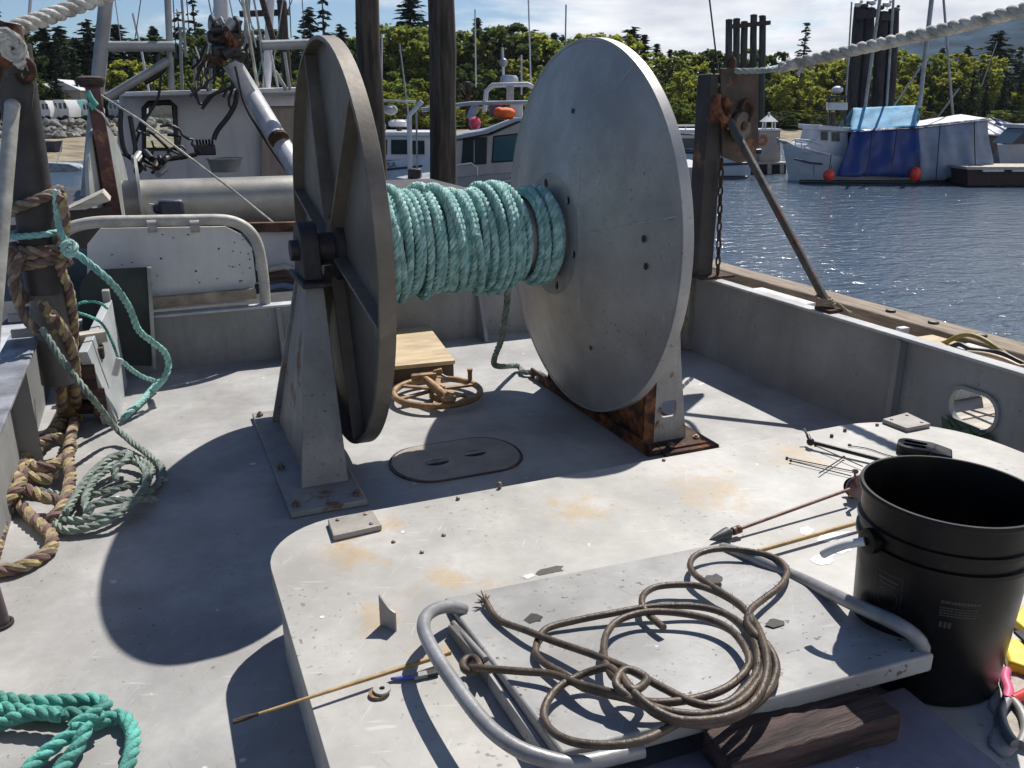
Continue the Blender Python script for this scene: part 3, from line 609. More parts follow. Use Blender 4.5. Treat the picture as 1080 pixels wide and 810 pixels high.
# coiled cable on the lid
def lidpath(q, h0=0.009):
    return [on_lid(p[0], p[1], h0 + (p[2] if len(p) > 2 else 0)) for p in q]
P1 = [(512, 634, .012), (525, 653, .004), (555, 665, .012), (586, 677, .012), (624, 690, .016), (663, 706, .018), (700, 726, .016), (735, 742, .014), (765, 742, .010), (790, 722, .01), (800, 700, .008), (794, 672, .008), (770, 650, .006), (736, 640, .006), (688, 640, .006), (640, 648, .004), (605, 655, .002), (575, 664, .0), (565, 684, 0), (571, 697, 0), (594, 711, .004), (617, 726, .008), (650, 734, .012), (690, 741, .012), (732, 737, .012), (765, 726, .01), (786, 708, .012), (789, 690, .014), (770, 664, .012), (736, 650, .010), (688, 645, .010), (655, 653, .01), (640, 668, .01), (637, 690, .012), (645, 712, .02), (655, 718, .028)]
P2 = [(497, 704, -.012), (510, 705, .002), (548, 708, .004), (582, 711, .006), (609, 721, .012), (647, 731, .018), (678, 742, .022), (715, 752, .02), (752, 752, .018), (783, 738, .014), (803, 712, .012), (806, 690, .012), (797, 664, .012), (783, 640, .014), (757, 622, .012), (733, 606, .008), (728, 594, .006), (737, 584, .006), (760, 579, .006), (794, 582, .006), (818, 589, .006), (830, 601, .004), (824, 617, .006), (805, 632, .010), (792, 643, .014), (788, 656, .016), (796, 668, .016), (811, 683, .012), (819, 704, .008), (811, 728, .008), (790, 748, .010), (760, 762, .010), (724, 763, .012), (690, 752, .018), (668, 728, .024), (651, 710, .026), (640, 704, .02), (613, 712, .010), (588, 726, .006), (574, 748, .002), (579, 768, 0), (603, 782, 0), (644, 786, 0), (680, 780, .002), (712, 764, .006), (738, 752, .012)]
P3 = [(655, 712, .03), (668, 728, .03), (682, 716, .026), (660, 706, .032), (650, 722, .03), (668, 738, .02)]
P4 = [(700, 662, .0), (684, 648, .002), (677, 636, .008), (681, 625, .008), (698, 618, .006), (736, 618, .006), (770, 632, .008), (793, 652, .012), (806, 680, .02), (809, 708, .02), (798, 737, .016), (770, 755, .016), (722, 760, .018), (690, 748, .028), (666, 728, .036)]
t = thing('cable', on_lid(690, 690), 'brown oily cable coiled in loose loops on the tilted lid', 'cable')
cm = MB()
for P in (P1, P2, P4): cm.tube(smooth_path(lidpath(P), 0.008), 0.0066, 12)
cm.tube(smooth_path(lidpath(P3), 0.006), 0.0070, 9)
obj('coil', cm, HOSE, t, fixn=False)
o = obj('fibres', fuzz([lidpath(P) for P in (P1, P2, P4)], .0064, 160), HOSE, t, fixn=False); o['kind'] = 'stuff'
e = on_lid(512, 634, .018)
fr_ = MB(); rn = random.Random(5)
for k in range(16):
    d = Vector((rn.uniform(-1, .4), rn.uniform(-.3, 1), rn.uniform(-.2, .9))).normalized() * rn.uniform(.012, .024); fr_.tube([e, e + d], [0.003, 0.0012], 5)
obj('frayed_end', fr_, ROPE_TAN, t)
o = obj('eye', MB().tube([on_lid(497 + 9 * math.cos(a * math.pi / 7), 701 + 8 * math.sin(a * math.pi / 7), -.006) for a in range(14)], 0.007, 8, closed=True), HOSE, t)
# timber block and grey box under the lid
a, b = ony(748, 803, .82), ony(938, 741, .82); h = 0.050
BLK = MB(); rn = random.Random(11); nst = 14; prof = []
a = Vector((0.672, 0.7751, 0.2595)); b = Vector((0.975, 0.756, 0.2595))
ex = (b - a).normalized(); ey = Vector((-ex.y, ex.x, 0))
vs = []; fs = []
for i in range(nst):
    f = i / (nst - 1); c = a + (b - a) * f; e_ = min(1, 0.90 + 2.2 * min(f, 1 - f) * 3)
    hh = h * (0.80 + 0.2 * e_) * (1 + rn.uniform(-.03, .03)); wd = 0.085 * e_
    ring = [(0, 0.001), (0, hh * .55), (0.0, hh * .95), (0.006, hh), (wd * .5, hh * 1.0), (wd, hh * .985), (wd + .003, hh * .6), (wd, .0)]
    for (y, z) in ring: vs.append(c + ey * (y + rn.uniform(-.0015, .0015)) + Vector((0, 0, z + rn.uniform(-.0012, .0012))))
for i in range(nst - 1):
    for k in range(8): fs.append((i * 8 + k, i * 8 + (k + 1) % 8, (i + 1) * 8 + (k + 1) % 8, (i + 1) * 8 + k))
fs += [tuple(range(8)), tuple((nst - 1) * 8 + k for k in range(8))]
tag(obj('timber_block', BLK.add(vs, fs), WOODD, None, 0.002), 'dark weathered timber block propping up the near edge of the lid', 'timber')
tag(obj('grey_box', MB().hexa([(0.4755, 0.5706, 0.2309), (1.0794, 0.5468, 0.2309), (1.0936, 0.8559, 0.2309), (0.4755, 0.8749, 0.2309), (0.4755, 0.5706, 0.2585), (1.0746, 0.5516, 0.2585), (1.0889, 0.8511, 0.2585), (0.4755, 0.8702, 0.2585)]), mat('grey_box_paint', (0.2187, 0.214, 0.268), 0.6, rust=0.15), None, 0.004),
    'flat grey metal box under the timber block beside the bucket', 'box')

# ------------------------------------------------------------------ bucket
BC = Vector((1.201, 0.912, ZH + 0.001))
t = thing('bucket', BC, 'black plastic bucket with ribbed collar standing on the hatch', 'bucket')
pr = [(0.0, 0.0), (0.126, 0.0), (0.130, 0.004), (0.1425, 0.262), (0.1425, 0.266), (0.149, 0.268), (0.149, 0.276), (0.1435, 0.278), (0.144, 0.300), (0.1505, 0.302), (0.1505, 0.310), (0.1455, 0.312), (0.146, 0.356), (0.1525, 0.358), (0.154, 0.364), (0.152, 0.369), (0.147, 0.369), (0.1455, 0.362), (0.139, 0.262), (0.126, 0.006), (0.0, 0.006)]
pr = [(r * 0.951, h * 0.951) for r, h in pr]
obj('body', MB().lathe(pr, BC, (0, 0, 1), 72, False), BLACKP, t, ang=25)
def on_bucket(ang, z, off=0.0006):
    z *= 0.951; r = 0.1236 + (z - 0.004) / 0.258 * 0.0125 + off; return BC + Vector((r * math.cos(ang), r * math.sin(ang), z))
m = MB(); rn = random.Random(2)
def bq(a0, a1, z0, z1, n=6):
    for k in range(n):
        f0 = a0 + (a1 - a0) * k / n; f1 = a0 + (a1 - a0) * (k + 1) / n
        m.quad(on_bucket(f0, z0), on_bucket(f1, z0), on_bucket(f1, z1), on_bucket(f0, z1))
A0 = math.atan2(-BC.y, -BC.x)                                  # the side that faces the eye
for (z, w) in ((0.216, .44), (0.206, .44), (0.201, .44), (0.196, .44), (0.191, .40)):
    a = A0 + 0.10
    while a < A0 + 0.10 + w:
        d = rn.uniform(.012, .04); bq(a, a + d, z, z + (0.006 if z > .21 else 0.003), 1); a += d + 0.008
for a in (0.12, 0.17, 0.22): bq(A0 + a, A0 + a + .035, 0.168, 0.180, 1)
for (x0, x1, z0, z1) in ((-0.72, -0.34, 0.235, 0.2365), (-0.72, -0.34, 0.165, 0.1665), (-0.72, -0.712, 0.1665, 0.235), (-0.348, -0.34, 0.1665, 0.235), (-0.68, -0.40, 0.222, 0.226), (-0.66, -0.42, 0.214, 0.217)): bq(A0 + x0, A0 + x1, z0, z1)
for k in range(26):
    a0, a1 = 2 * math.pi * k / 26, 2 * math.pi * (k + 1) / 26
    P = lambda a, r: on_bucket(A0 - 0.53 + r * 7 * math.cos(a), 0.188 + r * math.sin(a))
    m.quad(P(a0, .020), P(a1, .020), P(a1, .0215), P(a0, .0215))
o = obj('print', m, PRINT, t); o['kind'] = 'stuff'
ear = on_bucket(A0 - 0.82, 0.283, 0.012)
obj('ear', MB().lathe([(0.022, -0.012), (0.022, 0.004), (0.014, 0.006)], ear, ear - BC - Vector((0, 0, .269)), 18), BLACKP, t)
h0 = ony(926, 577, BC.y - .02); h1 = ony(905, 586, BC.y + .02); h2 = ony(892, 602, BC.y + .06)
h0 = ear + (ear - BC - Vector((0, 0, .269))).normalized() * 0.008
hp = smooth_path([h0, h0 + Vector((-.018, .02, -.012)), h0 + Vector((-.030, .04, -.030)), h0 + Vector((-.034, .055, -.046))], 0.004)
obj('handle', MB().tube(hp, 0.0075, 10), CLEARP, t)

# ------------------------------------------------------------------ small gear on the hatch
z = ZH
a, b = onz(752, 568, z + .014), onz(896, 516, z + .040)
t = thing('sounding_rod', a, 'thin red-brown rod tipped with a pointed lead weight on the hatch', 'rod')
d = (b - a).normalized()
obj('rod', MB().tube([a + d * .07, b], 0.0042, 8), BRWNROD, t)
obj('lead_tip', MB().lathe([(0.0005, -0.012), (0.008, 0.006), (0.0145, 0.038), (0.015, 0.045), (0.009, 0.048), (0.006, 0.058)], a, d, 16), LEAD, t)
obj('collar', MB().lathe([(0.006, 0.058), (0.010, 0.060), (0.010, 0.068), (0.007, 0.07), (0.010, 0.073), (0.010, 0.082), (0.005, 0.085)], a, d, 12), BRWNROD, t)
a, b = onz(800, 581, z + .018), onz(912, 549, z + .02)
tag(obj('bamboo_stick', MB().tube([a, (a + b) / 2, b], [0.005, .0055, .0055], 8), STICK, None), 'yellow bamboo stick lying on the hatch against the bucket', 'stick')
a, b = onz(247, 761, z + .02), onz(475, 688, z + .016)
t = thing('long_stick', b, 'long thin orange stick poking over the left edge of the hatch', 'stick')
obj('shaft', MB().tube([a, a + (b - a) * .3, b], [0.0022, 0.003, 0.0052], 8), STICK, t)
obj('tip', MB().tube([a - (b - a) * .006, a + (b - a) * .04, a + (b - a) * .1], [0.0042, .0045, .003], 8), WOODD, t)
for i, (u, v, r, h, lab) in enumerate(((398, 733, .0150, .006, 'rusty lower washer on the hatch by the long stick'), (403, 728, .0155, .0045, 'bright upper washer resting on the rusty washer by the long stick'))):
    p = onz(u, v, z + .006 * i); mm = MB().lathe([(0.005, 0.0005), (r, 0.0005), (r, h), (0.005, h), (0.005, .0005)], (p.x, p.y, z + .0062 * i), (0, 0, 1), 24, False)
    tag(obj('washer', mm, BRASS if i == 0 else GALV, None), lab, 'washer')
a, b, c = onz(412, 716, z + .006), onz(436, 714, z + .006), onz(462, 708, z + .006)
t = thing('paintbrush', b, 'small brush with blue handle lying in the shadow beside the lid rail', 'brush')
obj('handle', MB().tube([a, (a + b) / 2, b], [.002, .0042, .003], 8), BLUEH, t); obj('ferrule', MB().beam(b, b + (c - b) * .55, .012, .007), GALV, t); obj('bristles', MB().beam(b + (c - b) * .55, c, .014, .006), BLACKM, t)
# black rod with end fitting, wires
a, b = onz(855, 466, z + .02), onz(940, 488, z + .014)
t = thing('black_rod', a, 'black rod with a jointed metal end lying behind the bucket', 'rod')
obj('shaft', MB().tube([a, b], 0.0062, 10), BLACKM, t)
obj('end_joint', MB().ball(a, 0.012, 8).tube([a, onz(852, 459, z + .03)], 0.006, 8), BLACKM, t); q = onz(851, 458, z + .032)
obj('pin', MB().tube([q, q + Vector((-.004, .012, .016))], .0035, 8), GALV, t)
for i, (p0, p1, lab) in enumerate((((830, 483), (900, 497), 'thin wire pin behind the bucket, farther of two nearly parallel ones'), ((834, 486), (898, 502), 'thin wire pin behind the bucket, nearer of two nearly parallel ones'), ((864, 499), (890, 482), 'thin wire pin lying crosswise over two others behind the bucket'), ((860, 470), (910, 492), 'rust-brown thin rod lying just below the black rod'))):
    a, b = onz(*p0, z + .004 + .003 * i), onz(*p1, z + .004 + .002 * i)
    t = thing('wire_pin', a, lab, 'wire', 'thin wires behind the bucket')
    obj('wire', MB().tube([a, b], 0.0017, 6), BLACKM if i < 3 else BRWNROD, t); obj('head', MB().ball(a if i != 2 else b, 0.0042, 6), BLACKM, t)
# fishing reel leaning against bucket
c = onz(902, 514, z + .03)
t = thing('small_reel', c, 'small reddish metal reel leaning against the left side of the bucket', 'reel')
axr = Vector((-.5, -.75, .35)).normalized()
obj('spool', MB().lathe([(0.012, -.018), (0.026, -.018), (0.026, -.014), (0.016, -.012), (0.016, .012), (0.026, .014), (0.026, .018), (0.010, .018)], c, axr, 24), BLACKM, t)
obj('side_plate', MB().lathe([(0.027, .0185), (0.027, .024), (0.02, .027)], c, axr, 24), mat('purple_metal', (0.26, 0.16, 0.15), 0.45, .5), t)
k = c + axr * .03 + Vector((.0, .0, .02)); obj('crank', MB().beam(k - Vector((.0, .0, .02)), k + Vector((-.01, .01, .025)), .008, .005).tube([k + Vector((-.01, .01, .025)), k + Vector((-.02, -.006, .032))], .006, 8), REDG if False else BRWNROD, t)
obj('foot', MB().beam(c + Vector((.01, .02, .02)), c + Vector((.03, -.02, .045)), .014, .004), GALV, t)
obj('line_guard', MB().tube([c + axr * .012 + Vector((math.cos(a) * .03 * 1, math.sin(a) * .0, .03 * math.sin(a))) for a in [R_(x) for x in range(60, 261, 20)]], .0015, 6), BLACKM, t)
# hand-saw style black handle
def gp(u, v, h): return onz(u, v, z + h)
t = thing('saw_handle', gp(975, 470, 0), 'black plastic tool handle with an oblong grip hole on the hatch', 'tool')
ax_ = (gp(1003, 478, .02) - gp(946, 468, .02)); L_ = ax_.length; ex = ax_.normalized(); ey = Vector((-ex.y, ex.x, 0)); 
o_ = gp(946, 470, .014); Mx = Matrix(((ex.x, ey.x, 0, o_.x), (ex.y, ey.y, 0, o_.y), (0, 0, 1, o_.z), (0, 0, 0, 1)))
plate('grip', rrect(0, L_ * .78, -.035, .045, .030, 6), [rrect(.016, L_ * .55, -.018, .002, .009, 5), rrect(.016, L_ * .55, .010, .030, .009, 5)], Mx, .026, BLACKP, t, .004)
obj('socket', MB().hexa([Mx @ Vector(q) for q in ((L_ * .62, -.05, -.012), (L_ * 1.04, -.045, -.012), (L_ * 1.02, .022, -.012), (L_ * .7, .03, -.012), (L_ * .62, -.05, .016), (L_ * 1.04, -.045, .012), (L_ * 1.0, .02, .012), (L_ * .7, .03, .018))]), BLACKP, t, .004)
tag(obj('thin_cord', MB().tube(smooth_path([gp(895, 470, .004), gp(915, 473, .003), gp(940, 481, .003), gp(965, 484, .003)], .01), .0015, 6), BLACKM, None), 'thin dark cord running over the hatch to the black handle', 'cord')
# tools at the right edge
z = ZH
def G(u, v, h=0.0): return onz(u, v, ZH + h)
t = thing('yellow_knife', G(1075, 705), 'yellow-handled tool with black inlay right of the bucket', 'tool')
obj('handle', MB().prism([tuple(G(u, v, .001)) for u, v in ((1057, 690), (1066, 682), (1085, 690), (1110, 706), (1110, 722), (1085, 716), (1062, 708))], (0, 0, .022)), YELLOW, t, .004)
obj('inlay', MB().prism([tuple(G(u, v, .0235)) for u, v in ((1068, 668), (1075, 666), (1105, 682), (1108, 692), (1085, 684))], (0, 0, .006)), BLACKP, t, .002)
obj('blade_guard', MB().prism([tuple(G(u, v, .001)) for u, v in ((1066, 660), (1078, 645), (1110, 655), (1110, 676), (1080, 672))], (0, 0, .018)), YELLOW, t, .003)
t = thing('pliers', G(1065, 745), 'open pliers with pink and red grips lying right of the bucket', 'pliers')
for q, m_ in (([(1062, 738), (1064, 728), (1060, 716), (1062, 706)], PINK), ([(1068, 738), (1084, 730), (1094, 720), (1100, 712)], REDG)):
    obj('grip', MB().tube(smooth_path([G(u, v, .011) for u, v in q], .006), .0085, 10), m_, t)
for q in ([(1064, 738), (1056, 752), (1062, 772), (1072, 786)], [(1068, 738), (1078, 752), (1082, 770), (1076, 786)]):
    obj('jaw', MB().tube(smooth_path([G(u, v, .010) for u, v in q], .006), [.009] * 1 + [.0085] * 200 if False else .008, 8), ALU_DULL, t)
rgm = MB(); n = 9; rn = random.Random(8); grid = []
for i in range(n):
    for j in range(n):
        u = 1047 + 60 * i / (n - 1) + 6 * math.sin(j * 1.7); v = 715 + 80 * j / (n - 1) + 5 * math.sin(i * 1.3) - i * 1.0
        grid.append(tuple(G(u, v, .001 + .004 * (1 + math.sin(i * 2.1 + j * 1.3)) * .5)))
rgm.add(grid, [(i * n + j, i * n + j + 1, (i + 1) * n + j + 1, (i + 1) * n + j) for i in range(n - 1) for j in range(n - 1)])
o = obj('rag', rgm, CLOTH, None); sm_ = o.modifiers.new('t', 'SOLIDIFY'); sm_.thickness = .0012
tag(o, 'crumpled pale paper rag under the pliers right of the bucket', 'rag')
# ------------------------------------------------------------------ starboard post, plate, strut, chain
t = thing('davit_post', (2.5, 3.4, 0), 'dark rusty square post with a hanging plate on the starboard bulwark', 'post')
pc = Vector((2.535, 3.42, 0))
obj('column', MB().box((2.462, 3.44, 0.87), (0.092, 0.10, 0.94)), POSTP, t, .006)
obj('base_flange', MB().bx(2.40, 2.60, 3.33, 3.56, 0.405, 0.417), RUST, t, .003)
obj('lower_column', MB().bx(2.46, 2.56, 3.50, 3.62, 0.002, 0.404), mat('yellow_stained_paint', (0.24, 0.23, 0.20), .6, rust=.45, rust_col=(.20, .12, .03), rust_scale=6), t, .005)
pl = [(760, 72), (800, 72), (800, 150), (796, 166), (780, 172), (762, 165)]
pp = [ony(u, v, 3.375) for u, v in pl]
obj('hanging_plate', MB().prism([tuple(p) for p in reversed(pp)], (0, .014, 0)), mat('brown_plate', (0.085, 0.062, 0.048), .65, .1, .35, 8, rust=.5, rust_col=(.15, .07, .03), bump=.3), t, .003)
sc_ = ony(781, 133, 3.355)
blk = obj('block', MB().lathe([(0.0, -.016), (0.062, -.016), (0.066, -.010), (0.066, .010), (0.062, .016), (0.0, .016)], sc_, (0.35, -1, 0), 28, False), mat('block_cheek', (0.15, 0.125, 0.11), .6, .2, .3, 14, rust=.4, bump=.3), t)
o = obj('sheave', MB().lathe([(0.02, .017), (0.02, .024), (0.0, .024)], sc_, (0.35, -1, 0), 14, False), RUST, t); o.parent = blk; o.matrix_parent_inverse = Matrix()
o = obj('shackle', MB().tube(smooth_path([sc_ + Vector((.045, 0, .02)), sc_ + Vector((.06, 0, .08)), sc_ + Vector((.02, 0, .115)), sc_ + Vector((-.01, 0, .07))], .01), .011, 8), RUST, t); o.parent = blk; o.matrix_parent_inverse = Matrix()
ea = ony(760, 110, 3.36)
obj('eye_bracket', MB().tube(smooth_path([ea + Vector((-.02, 0, .04)), ea + Vector((-.03, -.02, -.02)), ea + Vector((.01, -.03, -.07)), ea + Vector((.04, -.01, -.03)), ea + Vector((.02, 0, .03))], .01), .016, 8), RUST, t)
obj('top_pin', MB().lathe([(.022, 0), (.022, .03), (.012, .045)], ony(771, 71, 3.4), (0, 0, 1), 10), RUST, t)
for (u, v) in ((757, 90), (765, 128), (769, 135)): obj('bolt', MB().ball(ony(u, v, 3.35), .010, 6), BOLT, t)
s0, s1 = ony(770, 128, 3.33), Vector((2.512, 2.60, 0.42))
t = thing('strut', s1, 'slanting steel strut from the starboard post down to the bulwark', 'strut')
obj('pipe', MB().tube([s0, s1], 0.018, 14), mat('strut_paint', (0.12, 0.11, 0.09), .5, .2, .3, 12, rust=.35, rust_col=(.14, .05, .03), bump=.2), t)
obj('foot', MB().box((2.512, 2.60, .411), (.07, .09, .012)), RUST, t, .002)
lash = [[s1 + (s0 - s1).normalized() * (.02 + .012 * k) + Vector((.030 * math.cos(a * math.pi / 6), .030 * math.sin(a * math.pi / 6), .006 * math.sin(a * math.pi / 6))) for a in range(13)] for k in range(3)]
lash.append([s1 + Vector((.02, -.02, .02)), s1 + Vector((.035, -.06, -.004)), s1 + Vector((.03, -.10, -.008))])
tag(obj('lashing', rope_mb(lash, .007, 1, sides=4), ROPE_TAN, None, fixn=False), 'small rope lashing round the foot of the starboard strut', 'lashing')
ch = thing('chain', ony(757, 190, 3.37), 'rusty chain hanging beside the starboard post', 'chain')
c0, c1 = ony(761, 168, 3.36), ony(757, 289, 3.36); NL_ = 13
for i in range(NL_):
    c = c0 + (c1 - c0) * ((i + .5) / NL_); L2 = (c1 - c0).length / NL_ * .62; w = .011
    e = Vector((1, 0, 0)) if i % 2 else Vector((0.2, 1, 0)).normalized()
    loop = []
    for k in range(12):
        a = 2 * math.pi * k / 12; loop.append(c + e * (w * math.cos(a)) + Vector((0, 0, 1)) * (L2 * math.sin(a)))
    obj('link', MB().tube(loop, .0048, 6, closed=True), RUST, ch)
tag(obj('wire_stay', MB().tube([ony(757, 73, 3.42), ony(746, -20, 3.42), ony(738, -90, 3.42)], .004, 6), BLACKM, None), 'thin dark wire rising from the top of the starboard post', 'wire')
# mooring rope, starboard
rs = [ony(768, 75, 3.40), ony(785, 75, 3.36), ony(806, 74, 3.30), B(824, 71, 3.85), B(860, 62, 3.72), B(930, 46, 3.45), B(1000, 30, 3.20), B(1080, 10, 2.95), B(1200, -22, 2.6)]
t = thing('mooring_rope', rs[0], 'thick white laid rope leading away from the starboard post', 'rope')
obj('rope', rope_mb([rs[3:]], .024, 1, pitch=.13, sides=8), ROPE_WHT, t, fixn=False)
obj('splice', rope_mb([rs[:4]], .014, 1, sides=5), mat('pale_green_splice', (.42, .50, .46), .8), t, fixn=False)
tr = []
for k in range(9):
    c = rs[3] + (rs[4] - rs[3]) * (k / 8); tr.append([c + Vector((random.uniform(-.02, .02), 0, random.uniform(-.01, .03))), c + Vector((random.uniform(-.06, .02), random.uniform(-.02, .02), random.uniform(-.06, .05)))])
obj('loose_strand', rope_mb(tr, .009, 1, pitch=.05, sides=4, div=5), ROPE_WHT, t, fixn=False)
tag(obj('life_vest', MB().hexa([tuple(Vector((2.36, 3.55, .002)) + Vector(q)) for q in ((0, 0, 0), (.08, 0, 0), (.09, .05, 0), (0, .05, 0), (0.0, .02, .30), (.07, .02, .33), (.08, .06, .33), (0, .07, .30))]), mat('grey_fabric', (.22, .21, .25), .8), None, .015), 'grey padded bag leaning in the corner behind the right flange', 'bag')
tag(obj('blue_rope_coil', rope_mb([[(2.30 + .05 * math.cos(a * .5), 3.44 + .015 * math.sin(a * .9), .10 + .05 * math.sin(a * .5)) for a in range(26)]], .010, 1, sides=5), mat('blue_green_rope', (.06, .28, .38), .7), None, fixn=False), 'small blue-green rope coil hung by the grey bag', 'rope')

# ------------------------------------------------------------------ float alongside, bull rail
t = thing('dock', (3.3, 2.5, -0.3), 'timber dock with a long bull rail alongside the starboard bulwark', 'dock')
rn = random.Random(4); py = -0.6; pm = None; k = 0
while py < 6.5:
    w = 0.19 + rn.uniform(-.01, .01)
    o = bpy.data.objects.new('plank', pm.data) if pm else obj('plank', MB().bx(2.66, 4.1, -.092, .092, -.19, -.15), DOCKW, None, .004)
    if pm: COL.objects.link(o)
    o.parent = t; o.location = Vector((0 + rn.uniform(-.02, .02), py, rn.uniform(-.004, .004))) - Vector(t.location) * 1.0 + Vector((0, 0, 0)); pm = pm or o
    py += w + .008; k += 1
obj('bull_rail', MB().bx(3.80, 4.0, -1.0, 6.6, -.05, 0.065), RAILW, t, .012)
for y in (0.2, 1.6, 3.0, 4.4, 5.8): obj('rail_block', MB().bx(3.82, 3.98, y, y + .3, -.148, -.052), RAILW, t, .006)
obj('skirt', MB().bx(2.66, 4.1, -1.0, 6.6, -.75, -.195), WOODD, t)
for y in (2.55, 2.95, 3.25, 3.55): obj('bolt', MB().lathe([(.03, .066), (.028, .078), (.012, .082)], (3.90, y, 0), (0, 0, 1), 10), DARKST, t)
def dx(q, x): return [onx(u, v, x) for u, v in q]
w1 = smooth_path([Vector((3.5, 3.0, -.13))] + dx([(988, 366), (998, 361), (1010, 355), (1022, 353), (1035, 357), (1047, 364), (1056, 371), (1064, 378)], 3.60) + [Vector((3.45, 2.2, -.13))], .02)
tag(obj('yellow_cable', MB().tube(w1, .012, 8), mat('olive_cable', (.36, .27, .06), .5), None), 'arching yellow-green cable on the dock by the bull rail', 'cable')
tag(obj('dark_cable', MB().tube(smooth_path([Vector((3.5, 2.9, -.13))] + dx([(1005, 365), (1025, 369), (1045, 371), (1056, 372), (1070, 379), (1085, 386), (1100, 392)], 3.52), .02), .012, 8), BLACKM, None), 'black cable lying on the dock by the bull rail', 'cable')
tag(obj('tan_hose', MB().tube(smooth_path(dx([(1020, 372), (1040, 374), (1058, 379), (1075, 387), (1092, 396)], 3.30) + [Vector((3.2, 1.7, -.10))], .02), .012, 8), mat('tan_hose', (.45, .33, .20), .5), None), 'tan hose lying on the dock beside the bulwark', 'hose')
def crate(nm, q, x, h, m_, lab, cat):
    P = dx(q, x); zt = sum(p.z for p in P) / len(P); P2 = [Vector((p.x, p.y, zt)) for p in P]
    y0 = min(p.y for p in P2); y1 = max(p.y for p in P2)
    tag(obj(nm, MB().bx(x - .16, x + .10, y0, y1, -.148, zt).bx(x - .14, x + .08, y0 + .02, y1 - .02, -.149, zt - .02) if False else MB().bx(x - .16, x + .10, y0, y1, -.148, zt), m_, None, .004), lab, cat)
crate('loose_board', [(968, 357), (998, 361)], 3.58, .1, PLY, 'pale board stacked on the dock just left of the arching cable', 'board')
crate('loose_board', [(1006, 366), (1030, 368)], 3.55, .1, mat('white_board_top', (.6, .6, .58), .6), 'white board stacked on the dock under the arching cable', 'board')
crate('loose_board', [(790, 306), (846, 319)], 3.30, .1, mat('white_board_top', (.6, .6, .58), .6), 'long white board on the dock beyond the foot of the strut', 'board')
p = onx(952, 347, 3.72); tag(obj('white_block', MB().bx(3.69, 3.75, p.y - .02, p.y + .02, -.148, p.z + .01), FLK, None, .003), 'small white block standing against the bull rail', 'block')
# ------------------------------------------------------------------ port post with its ropes
PB, PT = Vector((-0.385, 3.42, 0.28)), Vector((-0.350, 3.42, 1.40))
t = thing('davit_post', (-0.385, 3.42, 0.28), 'dark round port post wrapped in brown and teal ropes', 'post')
obj('column', MB().tube([PB + (PT - PB) * .25, PT], [.066, .058], 20), POSTP, t)
obj('sleeve', MB().tube([PB - Vector((0, 0, .06)), PB + (PT - PB) * .255], [.060, .060], 18), mat('pale_sleeve', (.15, .14, .135), .5, .2, .2, 8, rust=.2), t)
obj('head_block', MB().tube([PT - Vector((.03, 0, .12)), PT + Vector((-.01, 0, .06))], [.075, .05], 12), RUST, t)
obj('cheek_plate', MB().prism([tuple(ony(u, v, 3.33)) for u, v in ((2, 72), (26, 66), (36, 90), (33, 118), (18, 126), (0, 112))], (0, .02, 0)), DARKST, t, .003)
obj('shackle', MB().tube(smooth_path([ony(u, v, 3.30) for u, v in ((20, 62), (32, 66), (34, 80), (24, 86), (18, 76))], .01), .012, 8), RUST, t)
for z in (.42, .48): obj('bracket', MB().box((-0.43, 3.42, z), (.16, .03, .03)), GALV, t, .003)
s0, s1 = ony(13, 112, 3.28), ony(-6, 330, 2.95)
t = thing('strut', s1, 'pale grey pipe strut beside the rope-wrapped port post at the left edge', 'strut')
s2 = s1 + (s1 - s0) * .35
obj('pipe', MB().tube([s0, s1, s2], .023, 14), mat('pale_strut', (.42, .42, .38), .5, .1, .25, 12, rust=.15, bump=.1), t)
obj('end_cap', MB().ball(s0, .024, 8), GALV, t)
a = onz(2, 655, 0.001); 
t = thing('stanchion', a, 'short purple-brown pipe stump standing on the deck at the left edge', 'pipe')
a = onz(-1, 652, 0.02); b = onz(-6, 592, 0.09)
obj('pipe', MB().tube([Vector((a.x, a.y, .001)), Vector((a.x - .012, a.y, .20))], .022, 16), mat('purple_brown_paint', (.11, .08, .09), .5), t)
obj('foot_ring', MB().lathe([(.024, .001), (.030, .001), (.030, .008), (.024, .008), (.024, .001)], (a.x, a.y, 0), (0, 0, 1), 18, False), DARKST, t)
def ring_path(zc, r, tilt=0.0, turns=1.0, ph=0.0, n=20, drift=0.0):
    out = []
    for k in range(int(n * turns) + 1):
        a = ph + 2 * math.pi * k / n; f = (zc - PB.z) / (PT.z - PB.z); c = PB + (PT - PB) * f
        out.append(Vector((c.x + r * math.cos(a), c.y + r * math.sin(a), zc + tilt * math.cos(a) + drift * k / n)))
    return out
def zp(v): return ony(46, v, 3.36).z
BIG = [ROPE_TAN, ROPE_BRN, ROPE_PUR]; BIGY = [ROPE_YEL, ROPE_PUR, ROPE_TAN]
t = thing('brown_rope', PB, 'thick brown laid rope wound round the port post', 'rope')
obj('turns', rope_mb([ring_path(zp(284), .083, .008, 1.9, 0, drift=.034), ring_path(zp(264), .086, -.006, 1.2, 2.0), ring_path(zp(212), .086, .030, 1.25, 2.6)], .0185, 3, pitch=.10, div=12), BIG, t, fixn=False)
wp = lambda q, y: [ony(u, v, y) for u, v in q]
obj('bight', rope_mb([wp([(24, 268), (17, 282), (14, 300), (20, 320), (30, 340), (42, 352)], 3.32), wp([(12, 262), (14, 288), (20, 306), (30, 318)], 3.36)], .017, 3, pitch=.09, div=12), BIG, t, fixn=False)
dk = lambda q: [onz(u, v, .02 + (d[0] if d else 0)) for u, v, *d in q]
